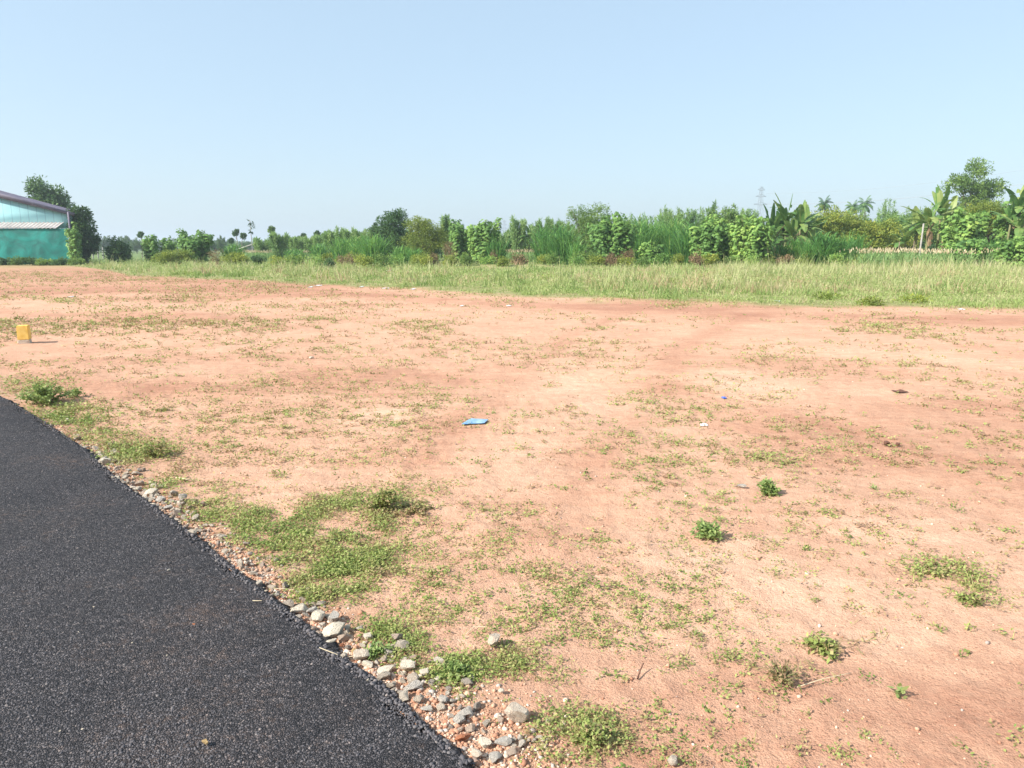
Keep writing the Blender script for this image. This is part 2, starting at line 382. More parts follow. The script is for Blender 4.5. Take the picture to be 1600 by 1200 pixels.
V = np.stack(rows, 0); nw, ns_ = V.shape[:2]
i = np.arange(nw - 1)[:, None] * ns_; j = np.arange(ns_ - 1)[None]
F = np.stack([i + j, i + j + 1, i + ns_ + j + 1, i + ns_ + j], -1).reshape(-1, 4)
road = tag(mesh('road', V.reshape(-1, 3), F, M['asphalt'], smooth=True), kind='structure')

# ---------------------------------------------------------------- stones
m, t, o, N, Lk = nodes('rubble stone')
tc = N('TexCoord').outputs['Object']; oi = N('ObjectInfo')
na_ = noise(N, Lk, 3.5, 7, .7, tc); nb_ = noise(N, Lk, 14, 5, .7, tc)
rc = ramp(N, Lk, oi.outputs['Random'], [(0, (.82, .7, .54)), (.4, (.9, .8, .65)), (.62, (.78, .66, .51)), (.76, (.52, .46, .39)), (.88, (.8, .61, .46)), (1, (.62, .48, .38))])
c_ = mix(N, Lk, 1., rc, ramp(N, Lk, na_.outputs[0], [(.3, (.75, .71, .68)), (.5, (1, 1, 1)), (.7, (1.15, 1.1, 1.05))]), 'MULTIPLY')
c_ = mix(N, Lk, mth('MULTIPLY', nb_.outputs[0], .35), c_, (.56, .38, .26))
p = N('BsdfPrincipled', Roughness=.85); Lk(c_, p.inputs['Base Color'])
b = N('Bump', Strength=.8, Distance=.12); Lk(nb_.outputs[0], b.inputs['Height']); Lk(b.outputs[0], p.inputs['Normal']); Lk(p.outputs[0], o.inputs[0])
M['stone'] = m
def coloured_stone(nm, a, b_):
    m2, t, o, N, Lk = nodes(nm); tc = N('TexCoord').outputs['Object']; n_ = noise(N, Lk, 3, 7, .7, tc)
    p = N('BsdfPrincipled', Roughness=.85); Lk(ramp(N, Lk, n_.outputs[0], [(.35, a), (.65, b_)]), p.inputs['Base Color'])
    bb = N('Bump', Strength=.7, Distance=.12); Lk(noise(N, Lk, 9, 5, .7, tc).outputs[0], bb.inputs['Height']); Lk(bb.outputs[0], p.inputs['Normal'])
    Lk(p.outputs[0], o.inputs[0]); return m2
M['st_tan'] = coloured_stone('tan stone', (.6, .46, .34), (.82, .7, .55)); M['st_cream'] = coloured_stone('cream stone', (.76, .63, .47), (.9, .79, .62))
M['st_grey'] = coloured_stone('grey stone', (.44, .39, .33), (.7, .62, .52)); M['st_brick'] = coloured_stone('orange brick fragment', (.45, .14, .06), (.65, .27, .13))
M['st_yel'] = coloured_stone('ochre stone', (.5, .3, .1), (.7, .5, .25))
M['brown'] = plain('brown scrap', (.09, .045, .03), (.2, .1, .065), 20, .8)
import bmesh
def rock_mesh(seed, sub=3, cuts=13):
    rng = np.random.default_rng(seed); bm = bmesh.new(); bmesh.ops.create_icosphere(bm, subdivisions=sub, radius=1)
    P = np.array([v.co[:] for v in bm.verts])
    for _ in range(cuts):
        n = unit(rng.normal(0, 1, 3)); d = rng.uniform(.38, .8); q = P @ n
        P = P - np.maximum(q - d, 0)[:, None] * n * .99
    P = P * (1 + .05 * rng.normal(0, 1, (len(P), 1)) * .35)
    P = P * [1, rng.uniform(.65, .9), rng.uniform(.5, .75)]; P /= np.abs(P[:, :2]).max()
    P[:, 2] -= P[:, 2].min() * .75
    for v, c in zip(bm.verts, P): v.co = c
    me = bpy.data.meshes.new('stone'); bm.to_mesh(me); bm.free(); return me
ROCKS = [rock_mesh(s) for s in range(14)]
for r_ in ROCKS: r_.materials.append(M['stone'])
def stone(x, y, r, k, rz, label, group=None, mat=None, dz=0, tilt=(0, 0), sz=1, cat='stone', name='stone'):
    me = ROCKS[k % 14]
    if mat: me = me.copy(); me.materials.clear(); me.materials.append(M[mat])
    o = bpy.data.objects.new(name, me); link(o); o.location = (x, y, hz(x, y) + dz - r * .12); o.scale = (r, r, r * sz)
    o.rotation_euler = (tilt[0], tilt[1], rz); return tag(o, label, cat, group)
NAMED = [  # px, py(base), width px, rock, rz, material, height factor, label
    (803, 1140, 42, 0, .4, 'st_tan', 1.35, 'large rounded tan stone standing clear of the kerb rubble, biggest on the bare earth'),
    (772, 1019, 32, 0, 1.9, 'st_tan', 1.2, 'blocky tan stone on bare earth beside a green weed mat'),
    (648, 1088, 38, 2, .1, 'st_grey', .75, 'long flat dark grey stone lying on red dirt near the asphalt'),
    (690, 1106, 24, 3, 2, 'st_grey', .8, 'grey flake of stone in gravel right of the long flat slab'),
    (665, 1063, 22, 4, 2.2, 'st_cream', .9, 'cream wedge stone at the end of the pale rubble row'),
    (634, 1055, 28, 5, .2, 'st_cream', .8, 'cream flat stone lying between the asphalt and a weed'),
    (521, 1000, 38, 6, .3, 'st_cream', 1.1, 'biggest cream block of the rubble heap at the asphalt edge'),
    (496, 978, 28, 7, 1.4, 'st_cream', 1.3, 'upright pale wedge stone behind the biggest cream block'),
    (518, 978, 30, 8, 1.9, 'st_grey', 1.1, 'round greyish stone touching the upright pale wedge'),
    (466, 965, 30, 9, 1, 'st_cream', 1, 'pale lumpy stone at the upper end of the rubble heap'),
    (487, 963, 18, 10, 1, 'st_grey', .9, 'small pale grey stone between the lumpy stone and weeds'),
    (472, 954, 10, 11, 1, 'st_yel', .9, 'small ochre stone on top of the pale rubble heap'),
    (517, 1013, 20, 12, .6, 'st_cream', .8, 'cream stone just below the biggest cream block'),
    (533, 1015, 9, 1, .6, 'st_brick', 1, 'small red brick chip among cream stones'),
    (522, 1022, 9, 3, .6, 'st_brick', .9, 'tiny brown red chip touching the asphalt edge'),
    (576, 1006, 19, 4, 2.3, 'st_cream', 1.1, 'cream stone standing in green weeds right of the heap'),
    (580, 1020, 17, 2, 1.4, 'st_grey', 1, 'grey stone half hidden in weeds under a cream stone'),
    (552, 1027, 13, 7, .5, 'st_yel', 1, 'yellowish pebble by the weeds at the asphalt edge'),
    (560, 1038, 30, 5, .5, 'st_tan', .8, 'pinkish tan flat stone along the asphalt edge'),
    (575, 1050, 24, 9, 2.5, 'st_cream', 1, 'whitish stone right of the pinkish flat stone'),
    (602, 1059, 27, 6, .1, 'st_cream', .8, 'long cream stone in the lower rubble row'),
    (724, 1166, 27, 13, .6, 'st_brick', .8, 'orange brick lump pressed into red earth'),
    (757, 1178, 26, 8, 2.4, 'st_cream', .9, 'pale leaning slab just right of the orange brick lump'),
    (787, 1178, 28, 10, .5, 'st_grey', .8, 'grey slab in the bottom corner of the rubble row'),
    (742, 1194, 26, 12, 2.2, 'st_tan', .8, 'tan slab below the orange brick lump'),
    (772, 1198, 26, 4, .2, 'st_grey', .8, 'dark stone at the very bottom of the rubble row'),
    (715, 1140, 24, 7, .4, 'st_grey', 1, 'dark brown grey stone in the loose gravel'),
    (727, 1127, 22, 11, .9, 'st_grey', .9, 'dark jagged stone at the right of the gravel patch'),
    (1052, 1198, 26, 3, .9, 'st_tan', 1, 'tan stone cut off by the bottom of the photo'),
    (668, 1120, 26, 2, -.4, 'st_grey', .6, 'flat grey chip leaning in the gravel close to the asphalt'),
    (283, 785, 15, 1, .5, 'st_grey', 1.2, 'pale grey stone alone on earth beside the verge weeds'),
    (248, 790, 18, 7, .9, 'st_grey', 1.1, 'grey green stone at the low end of the upper rubble'),
    (234, 776, 22, 6, .3, 'st_cream', 1, 'large cream stone in the upper rubble beside weeds'),
    (161, 728, 17, 0, 1.1, 'st_cream', 1.3, 'bright white block at the start of the upper rubble'),
    (235, 795, 15, 9, .3, 'st_cream', .7, 'flat cream stone touching asphalt below the large cream stone'),
    (262, 801, 19, 2, .1, 'st_grey', .8, 'flat grey stone marking the end of the upper rubble'),
    (135, 716, 12, 5, .1, 'st_cream', .9, 'first pale stone at the top of the rubble row'),
    (176, 751, 18, 12, .2, 'st_cream', .7, 'flat bleached stone in the upper rubble by the asphalt'),
    (204, 765, 14, 8, .2, 'st_tan', .8, 'dusty tan stone in the middle of the upper rubble'),
    (1160, 766, 15, 10, .2, 'st_grey', .6, 'flat grey stone on red earth left of a lone green herb'),
    (485, 560, 9, 4, .2, 'st_cream', .8, 'pale pebble lying alone on the left side of the field'),
    (102, 657, 9, 7, .2, 'st_cream', 1.2, 'whitish pebble half sunk in the weed mat by the bend of the road'),
    (782, 1093, 12, 7, .2, 'st_cream', .9, 'small cream pebble above the large rounded tan stone'),
    (684, 1070, 14, 3, .6, 'st_cream', .8, 'cream chip of stone beside the yellow leaved weed'),
    (1385, 700, 10, 5, .6, 'brown', 1.2, 'dark clod on pale earth, left one of a pair'),
    (1403, 700, 10, 8, 1.6, 'brown', 1.2, 'dark clod on pale earth, right one of a pair')]
taken = []
for px, py, wpx, k, rz, mt, sz, lab in NAMED:
    x, y = map(float, at(px, py)); dep = y * cp + CAM_H * sp
    r = wpx * dep / FPX / 2 * 1.05
    stone(x, y + r * .5, r, k, rz, lab, None, mt, .01, (0, 0), sz * 1.05); taken.append((x, y + r * .5, r))
rng = np.random.default_rng(4)
cnt = 0; tries = 0
seg_lab = iter(['small stone in the sparse weedy start of the rubble row', 'small pale stone in the upper rubble row between asphalt and weeds', 'small stone in the thin middle stretch of the rubble row', 'small stone beside the heap of big cream blocks', 'small stone in the loose gravel near the bottom of the photo'])
segs = [(60, 130, 14, .8), (125, 275, 120, 1.05), (275, 460, 86, .8), (455, 620, 50, 1.1), (620, 780, 30, .9)]   # photo x range, how many, size factor
for x0, x1, n, sf in segs:
    k = 0; slab = next(seg_lab)
    while k < n and tries < 90000:
        tries += 1
        px = rng.uniform(x0, x1); e = np.interp(px, [q[0] for q in EP], [q[1] for q in EP]); x, y = map(float, at(px, e))
        off = abs(rng.normal(0, .085)) + .006 + (.05 if x0 == 620 else 0); off *= 1 if x0 != 270 else .8
        x, y = x + .75 * off, y + .66 * off
        r = float(np.clip(rng.lognormal(math.log(.019), .38), .009, .042)) * sf
        if any((x - a) ** 2 + (y - b) ** 2 < (.68 * (r + c)) ** 2 for a, b, c in taken): continue
        taken.append((x, y, r)); k += 1
        stone(x, y, r, rng.integers(14), rng.uniform(0, 6.3), slab + (', larger one' if r > .022 * sf else ''), 'small rubble stones along the asphalt edge',
              ['st_cream', 'st_tan', 'st_grey', None, None][rng.integers(5)] if 0 else None, .012 if off < .06 else .004, tuple(rng.uniform(-.5, .5, 2)), rng.uniform(.8, 1.2))
PEB = 1
# loose gravel and crumbs, too many to count
gv = G(); ico = bmesh.new(); bmesh.ops.create_icosphere(ico, subdivisions=1, radius=1); IV = np.array([v.co[:] for v in ico.verts]); IF = np.array([[v.index for v in f.verts] for f in ico.faces]); ico.free()
def pebbles(g, x, y, r, z=None, flat=.7):
    n = len(x); sc3 = rng.uniform(.55, 1, (n, 3)) * r[:, None] * [1, 1, flat]
    P = IV[None] * (1 + rng.normal(0, .16, (n, len(IV), 1))) * sc3[:, None]
    a = rng.uniform(0, 6.3, n); c, s = np.cos(a)[:, None], np.sin(a)[:, None]
    P = np.stack([P[..., 0] * c - P[..., 1] * s, P[..., 0] * s + P[..., 1] * c, P[..., 2]], -1)
    P += np.stack([x, y, (height(x, y) if z is None else z) + r * .2], -1)[:, None]
    g.add(P.reshape(-1, 3), (IF[None] + (np.arange(n) * len(IV))[:, None, None]).reshape(-1, 3), np.repeat(rng.uniform(0, 1, n), len(IV)))
n = 9000; px = rng.uniform(60, 800, n); e = np.interp(px, [q[0] for q in EP] + [800], [q[1] for q in EP] + [1260]); x, y = at(px, e)
off = np.abs(rng.normal(0, .10, n)) + .0; off = np.where(px > 600, off * 1.5, off * .85); x = x + .75 * off; y = y + .66 * off
pebbles(gv, x, y, np.clip(rng.lognormal(math.log(.0055), .45, n), .003, .016))
ra = G(); n = 230000; yy_ = 1.25 + 8 * rng.uniform(0, 1, n) ** 1.5; xx_ = rng.uniform(-.80, .2, n) * (yy_ + .5); sd_ = side(xx_, yy_); ok = (sd_ < .0) & (sd_ > -ROAD_W + .1); xx_, yy_, sd_ = xx_[ok], yy_[ok], sd_[ok]
zr = np.interp(-sd_, [w_ for w_, _ in offs], [z_ for _, z_ in offs]) + (fbm(xx_ * 1.5, yy_ * 1.5, 61, 3) - .5) * .012
pebbles(ra, xx_, yy_, np.clip(rng.lognormal(math.log(.0036), .28, len(xx_)), .0024, .0075) * (1 + .04 * yy_), zr - .0032, .75)
k_ = ROAD_CR = G(); n = 5200; px = rng.uniform(0, 740, n); e = np.interp(px, [q[0] for q in EP], [q[1] for q in EP]); x, y = at(px, e); off = rng.normal(.0, .022, n); x = x + .75 * off; y = y + .66 * off
pebbles(ra, x, y, np.clip(rng.lognormal(math.log(.006), .35, n), .003, .013), np.where(off < -.005, .03, np.where(off < .012, .018, .0)), .8)
m, t, o, N, Lk = nodes('aggregate'); p = N('BsdfPrincipled', Roughness=.7); p.inputs['Specular IOR Level'].default_value = .25
Lk(ramp(N, Lk, N('Attribute', attribute_name='var').outputs['Fac'], [(0, (.048, .045, .048)), (.5, (.088, .081, .085)), (.85, (.125, .113, .115)), (.97, (.15, .135, .13)), (1, (.24, .2, .18))]), p.inputs['Base Color']); Lk(p.outputs[0], o.inputs[0])
tag(ra.build('loose_aggregate', m, road), kind='stuff')
n = 3800; y = 1.6 + 14 * rng.uniform(0, 1, n) ** 1.6; x = rng.uniform(-.8, .8, n) * (y + .6); ok = side(x, y) > .1; x, y = x[ok], y[ok]
pebbles(gv, x, y, np.clip(rng.lognormal(math.log(.0042), .5, len(x)), .002, .014), None, .8)
m, t, o, N, Lk = nodes('gravel'); p = N('BsdfPrincipled', Roughness=.9)
Lk(ramp(N, Lk, N('Attribute', attribute_name='var').outputs['Fac'], [(0, (.36, .17, .1)), (.45, (.5, .28, .18)), (.68, (.56, .36, .24)), (.84, (.66, .53, .41)), (.92, (.42, .36, .31)), (1, (.2, .12, .09))]), p.inputs['Base Color']); Lk(p.outputs[0], o.inputs[0])
tag(gv.build('gravel', m), 'loose gravel and earth crumbs along the asphalt edge and over the field', 'gravel', kind='stuff')

# ---------------------------------------------------------------- weeds and grass
rng = np.random.default_rng(11)
def mat_leaves(g, x, y, hgt, L, a0, blade=.2, up=.5):
    n = len(x); z = height(x, y) + rng.uniform(.002, 1, n) ** 1.5 * hgt
    D = unit(rng.normal(0, 1, (n, 3)) * [1, 1, .35] + [0, 0, .25]); Nn = unit(rng.normal(0, up, (n, 3)) + [0, 0, 1])
    leaves(g, np.stack([x, y, z], 1), D, Nn, L * rng.uniform(.6, 1.3, n), L * rng.uniform(.4, .75, n), a0 + rng.normal(0, .16, n))
    k = rng.uniform(0, 1, n) < blade; m_ = int(k.sum())
    if m_:
        P = np.stack([x[k], y[k], height(x[k], y[k])], 1)
        blades(g, P, rng.normal(0, .6, (m_, 3)) * [1, 1, 0] + [0, 0, 1], np.broadcast_to(hgt, (n,))[k] * rng.uniform(.8, 2.2, m_), np.broadcast_to(L, (n,))[k] * .16, .5, a0 + .1 + rng.normal(0, .15, m_) if np.ndim(a0) == 0 else a0[k] + .1, 2, rng)
wd = G()
PATCH = [  # px, py, rx, ry, leaves, tint
    (50, 603, 65, 16, 2600, .35), (120, 650, 48, 20, 4200, .4), (30, 612, 35, 10, 900, .5), (215, 703, 65, 22, 4500, .4), (290, 730, 50, 18, 1900, .6), (180, 700, 30, 14, 900, .45), (90, 650, 30, 16, 1200, .5),
    (255, 755, 34, 14, 1100, .48), (155, 682, 45, 14, 1500, .45), (200, 715, 45, 16, 1500, .42), (310, 790, 40, 14, 1400, .45), (340, 760, 60, 16, 900, .55), (85, 640, 50, 16, 1800, .42), (360, 808, 60, 18, 3000, .42), (440, 830, 90, 32, 7000, .42), (540, 810, 90, 42, 8200, .4), (510, 865, 100, 38, 9000, .4), (500, 915, 60, 28, 4200, .4), (575, 870, 60, 34, 3800, .45),
    (600, 790, 60, 24, 4200, .42), (655, 805, 40, 18, 1500, .55), (600, 775, 90, 26, 2400, .6), (550, 905, 50, 28, 2400, .45), (470, 935, 40, 12, 1300, .4), (620, 1010, 42, 26, 3200, .4), (600, 985, 30, 12, 900, .45),
    (700, 1055, 34, 14, 2600, .35), (735, 1048, 25, 18, 1200, .45), (760, 1050, 50, 14, 1200, .5), (810, 1035, 40, 18, 1800, .48), (860, 1050, 30, 14, 900, .5), (690, 1080, 40, 14, 800, .5), (905, 1150, 60, 42, 3600, .42), (980, 1165, 40, 30, 900, .5), (860, 1170, 25, 25, 700, .4),
    (840, 905, 60, 24, 1500, .55), (900, 930, 60, 30, 1100, .6), (790, 860, 70, 30, 1200, .6), (940, 990, 50, 22, 700, .55), (790, 975, 26, 8, 350, .5), (735, 955, 14, 5, 200, .5), (680, 950, 40, 40, 700, .6), (720, 880, 50, 30, 700, .6), (640, 900, 50, 40, 1000, .55), (640, 960, 40, 30, 700, .55),
    (1475, 885, 48, 18, 1700, .45), (1518, 935, 24, 16, 1300, .38), (1520, 908, 26, 6, 500, .4), (1450, 905, 22, 6, 350, .45), (1235, 1050, 42, 26, 700, .7), (1290, 870, 26, 8, 260, .65), (1390, 990, 60, 16, 450, .6), (1340, 995, 40, 12, 250, .7),
    (1050, 478, 34, 5, 900, .4), (1142, 478, 14, 4, 300, .35), (1190, 560, 42, 8, 1400, .5), (1250, 550, 26, 6, 600, .55), (1105, 500, 26, 8, 500, .55), (1200, 720, 30, 8, 600, .45), (1150, 700, 60, 20, 500, .6), (1280, 690, 40, 10, 450, .55), (1220, 750, 40, 8, 300, .55),
    (95, 472, 18, 4, 500, .4), (485, 497, 10, 4, 220, .45), (60, 432, 60, 5, 900, .5), (95, 436, 30, 4, 500, .45), (30, 426, 60, 5, 600, .5), (150, 428, 50, 4, 600, .5), (1045, 684, 16, 4, 200, .5), (880, 712, 22, 8, 320, .5), (990, 727, 14, 4, 160, .5), (1240, 808, 22, 12, 200, .7), (1270, 830, 30, 12, 220, .55),
    (390, 770, 60, 20, 700, .6), (330, 690, 60, 20, 500, .6), (450, 720, 70, 24, 500, .65), (430, 650, 90, 30, 600, .65), (320, 640, 70, 20, 500, .65), (600, 720, 60, 26, 600, .6), (690, 770, 60, 20, 700, .6), (560, 560, 200, 40, 900, .7), (250, 520, 200, 20, 900, .7), (380, 590, 100, 16, 500, .65), (900, 850, 60, 20, 700, .6), (1380, 780, 60, 10, 250, .6), (1560, 780, 40, 12, 250, .55),
    (1075, 1045, 50, 20, 260, .6), (1050, 1130, 40, 40, 260, .6), (1140, 960, 20, 10, 160, .5), (770, 790, 40, 18, 500, .55), (850, 800, 50, 20, 500, .6)]
for px, py, rx, ry, n, a0 in PATCH:
    n = int(n * (.5 if a0 < .5 else .3)); q = n // 7 + 3; a = rng.uniform(0, 6.28, q); r = rng.uniform(0, 1, q) ** .6 * (.75 + .5 * vn(np.cos(a) * 2 + px, np.sin(a) * 2 + py, 9))
    cx, cy = at(px + rx * r * np.cos(a), py + ry * r * np.sin(a))                 # sprigs
    keep = (vn(cx * 7, cy * 7, 77) > .3); keep[:2] = True; cx, cy = cx[keep], cy[keep]
    sc_ = np.clip(cy * .012, .03, .16)
    ii = rng.integers(0, len(cx), n); x = cx[ii] + rng.normal(0, 1, n) * sc_[ii]; y = cy[ii] + rng.normal(0, 1, n) * sc_[ii]
    ok = (side(x, y) > -.03) & (rng.uniform(0, 1, n) < sstep(.34, .6, fbm(x * 7, y * 7, 78, 3) + .09 * (a0 < .5))); x, y = x[ok], y[ok]
    d = np.hypot(x, y); mat_leaves(wd, x, y, np.clip(.016 + d * .0025, .02, .08) * (1.2 if a0 < .5 else .7), np.clip(.008 + .0021 * d, .012, .065), a0 + .04 + (fbm(x * 5, y * 5, 8) - .5) * .9, .04)
    m_ = n // 9 + 2; ii = rng.integers(0, len(x), m_); L_ = rng.uniform(.03, .10, m_) * np.clip(.6 + .12 * y[ii], .6, 2)          # creeping runners
    blades(wd, np.stack([x[ii], y[ii], height(x[ii], y[ii]) + .006], 1), rng.normal(0, 1, (m_, 3)) * [1, 1, .16] + [0, 0, .06], L_, np.clip(.0007 * y[ii], .002, .006), .1, rng.uniform(.6, 1.1, m_), 2, rng)
# tufts over the open field
def field(n, ya, yb, pw, scale, th):
    y = ya + (yb - ya) * rng.uniform(0, 1, n) ** pw; x = rng.uniform(-.78, .78, n) * (y + .8)
    d = .5 + (fbm(x * .55, y * .55, 91, 4) - .5) * .42 + (vn(x * 2.1, y * 2.1, 92) - .5) * .22
    left = sstep(.25, -.35, x / y) * .07
    ok = (d + left + rng.normal(0, .06, n) > th) & (side(x, y) > .08) & (strip(x, y) < .5); return x[ok], y[ok]
for (n, ya, yb, pw, th, nl, rad_) in [(3600, 1.6, 7, 1., .56, 12, .016), (12000, 5, 16, 1., .56, 7, .026), (22000, 13, 50, .9, .55, 5, .055)]:
    x, y = field(n, ya, yb, pw, 1, th); q = len(x); sz = rng.lognormal(0, .6, q); nn = np.clip((nl * sz).astype(int), 3, 90)
    ii = np.repeat(np.arange(q), nn); s_ = rad_ * np.sqrt(sz[ii])
    xx = x[ii] + rng.normal(0, 1, len(ii)) * s_ * 1.2; yy = y[ii] + rng.normal(0, 1, len(ii)) * s_
    d = np.hypot(xx, yy); mat_leaves(wd, xx, yy, np.clip(.012 + d * .0022, .015, .07), np.clip(.007 + .0023 * d, .011, .065), np.clip(.72 + rng.normal(0, .24, q)[ii], .1, 1.1), .12)
# crisp little tufts, thickest between the big mat and the middle of the picture
q = 2300; px = rng.normal(860, 230, q); py = rng.uniform(620, 1230, q); x, y = at(px, py); k = (side(x, y) > .12) & (fbm(x * 1.7, y * 1.7, 181, 3) + rng.normal(0, .07, q) > .555 + .05 * (px > 1150)); x, y = x[k], y[k]
q = 500; px2 = rng.uniform(200, 1600, q); py2 = rng.uniform(560, 1200, q); x2, y2 = at(px2, py2); k = (side(x2, y2) > .12) & (vn(x2 * .8, y2 * .8, 183) > .45); x = np.concatenate([x, x2[k]]); y = np.concatenate([y, y2[k]])
sz = np.clip(rng.lognormal(0, .45, len(x)), .5, 2.4); nn = (11 * sz ** 1.3).astype(int) + 4; ii = np.repeat(np.arange(len(x)), nn)
stretch = rng.uniform(.5, 1.6, len(x))[ii]
xx = x[ii] + rng.normal(0, .017, len(ii)) * sz[ii] * stretch * (.6 + .12 * y[ii]); yy = y[ii] + rng.normal(0, .014, len(ii)) * sz[ii] * (.6 + .12 * y[ii])
mat_leaves(wd, xx, yy, .012 + .003 * y[ii] * sz[ii] ** .5, np.clip(.009 + .0018 * yy, .012, .03) * rng.uniform(.7, 1.2, len(x))[ii], (.42 + rng.normal(0, .22, len(x)))[ii], .05)
tag(wd.build('ground_weeds', M['weed']), 'creeping green and brown weeds scattered over the red earth', 'weeds', kind='stuff')

def grassy(n, fx, fy, hfun, wfun, afun, name, label, cat='grass', seg=2, matk='grass', bend=.35, heads=0):
    g = G(); x, y = fx, fy; n = len(x)
    H = hfun(x, y) * rng.uniform(.55, 1.25, n); P = np.stack([x, y, height(x, y) - .01], 1)
    blades(g, P, rng.normal(0, .28, (n, 3)) * [1, 1, 0] + [0, 0, 1], H, wfun(x, y), bend * rng.uniform(.3, 2, n), afun(x, y) + rng.normal(0, .14, n), seg, rng)
    return g
# grass strip between the bare field and the hedge of tall plants
n = 260000; u = rng.uniform(-.80, .80, n); iy = rng.uniform(1 / 115, 1 / 15., n); y = 1 / iy; x = u * y
s_ = strip(x, y); dn = fbm(x * .5, y * .5, 101, 4)
ok = (s_ > -2.2 + dn * 4.2 + rng.normal(0, .5, n)) & (rng.uniform(0, 1, n) < (.15 + .85 * sstep(.3, .6, dn + .22 * sstep(3, 9, s_))) * (.2 + .8 * sstep(.35, .62, fbm(x * 2.2, y * 1.2, 109, 3)))) & (y < 90); x, y, s_ = x[ok], y[ok], s_[ok]
ok = ~((np.abs(x + .5) < 5.5) & (np.abs(y - 57) < 2.2) & (rng.uniform(0, 1, len(x)) < .8)); x, y, s_ = x[ok], y[ok], s_[ok]
rt = sstep(-.05, .35, x / y)
Hf = lambda x, y: (.055 + .17 * sstep(1, 9, s_ + rt * 1.0) * (.4 + 1.2 * fbm(x * .35, y * .35, 105)) + .12 * rt * sstep(7, 15, s_) + .16 * sstep(-.2, -.5, x / y)) * (.3 + 1.3 * fbm(x * 1.1, y * .7, 106, 3) ** 1.3)
Wf = lambda x, y: np.clip(.0008 * y, .012, .045)
Af = lambda x, y: .53 + .30 * rt * sstep(3, 10, s_) + (fbm(x * .5, y * .4, 107) - .5) * 2.0 + .1 * rt
gs = grassy(0, x, y, Hf, Wf, Af, '', '')
def tufts(nt, per, ya, hh, spread, tint, wide, cond):
    iy = rng.uniform(1 / 75, 1 / ya, nt); ty = 1 / iy; tx = rng.uniform(-.78, .78, nt) * ty; st_ = strip(tx, ty); o_ = cond(tx, ty, st_); tx, ty = tx[o_], ty[o_]; q = len(tx)
    ii = np.repeat(np.arange(q), per); sz = rng.lognormal(0, .35, q)[ii]; m_ = len(ii)
    bx = tx[ii] + rng.normal(0, spread, m_) * sz; by = ty[ii] + rng.normal(0, spread, m_) * sz; P = np.stack([bx, by, height(bx, by)], 1)
    blades(gs, P, rng.normal(0, .3, (m_, 3)) * [1, 1, 0] + [0, 0, 1], hh * sz * rng.uniform(.5, 1.2, m_), wide * by, rng.uniform(.1, .8, m_), tint + (rng.normal(0, .15, q))[ii] + rng.normal(0, .06, m_), 3, rng)
tufts(1100, 26, 18, .17, .15, .35, .0009, lambda x, y, s: (s > .2) & (vn(x * .3, y * .3, 140) > .35))
tufts(1500, 22, 24, .42, .16, .6, .0007, lambda x, y, s: (s > 6) & ((x / y > .05) | (x / y < -.2)))
tufts(700, 20, 24, .42, .16, .98, .0007, lambda x, y, s: (s > 3) & (vn(x * .2, y * .25, 141) > .5))
tufts(2200, 22, 36, .62, .2, .62, .0007, lambda x, y, s: (s > 12) & (x / y > .27))
tufts(900, 22, 40, .5, .2, .5, .0007, lambda x, y, s: (s > 8) & (x / y < -.05) & (y < 62))
tufts(500, 30, 24, .3, .2, .1, .0009, lambda x, y, s: s > 2)
k = rng.choice(len(x), 60000); xs, ys = x[k], y[k]; a_ = .35 + (vn(xs * .8, ys * .8, 3) - .5) * .5
hs = rng.uniform(.02, .3, len(k)) * (.5 + .8 * sstep(2, 9, strip(xs, ys)))
leaves(gs, np.stack([xs, ys, height(xs, ys) + hs], 1), rng.normal(0, 1, (len(k), 3)) + [0, 0, .4], rng.normal(0, .5, (len(k), 3)) + [0, 0, 1], np.clip(.0022 * ys, .04, .12), np.clip(.0013 * ys, .025, .08), a_)
tag(gs.build('grass', M['grass']), 'rough green and straw coloured grass strip along the far edge of the bare field', 'grass', kind='stuff')

# cream headed millet crop standing behind the grass
def crop(name, label, u0, u1, y0, y1, n, H, seed):
    rg = np.random.default_rng(seed); g = G(); y = rg.uniform(y0, y1, n); x = (rg.uniform(u0, u1, n) + rg.normal(0, .012, n)) * y; P = np.stack([x, y, height(x, y)], 1)
    hh = H * rg.uniform(.84, 1.06, n) * (.93 + .14 * vn(x * .7, y * .5, 4))
    blades(g, P, rg.normal(0, .05, (n, 3)) + [0, 0, 1], hh, .03, .05, .5 + rg.normal(0, .1, n), 2, rg)
    for _ in range(3):
        Q = P + np.stack([0 * x, 0 * x, hh * rg.uniform(.2, .7, n)], 1); blades(g, Q, rg.normal(0, .6, (n, 3)) * [1, 1, 0] + [0, 0, .8], hh * .45, .06, .8, .35 + rg.normal(0, .15, n), 2, rg)
    o1 = tag(g.build(name, M['pale']), label, 'crop', kind='stuff')
    g = G(); T = P + np.stack([0 * x, 0 * x, hh * .93], 1); D = rg.normal(0, .12, (n, 3)) + [0, 0, 1]
    for q in range(3): leaves(g, T, D, rg.normal(0, 1, (n, 3)) * [1, 1, 0], rg.uniform(.1, .24, n), .06, rg.uniform(.2, 1, n), 0)
    g.build('seed_heads', M['head'], o1)
crop('millet_crop', 'band of pale millet with cream seed heads behind the grass on the right', .455, .8, 52, 62, 1300, 1.4, 1)
crop('millet_crop', 'pale millet crop with cream heads seen through the gap in the middle of the hedge', -.03, .06, 78, 95, 1500, 1.3, 2)
crop('millet_crop', 'distant pale millet crop on the left behind the grass', -.36, -.2, 88, 110, 2600, 1.15, 3)

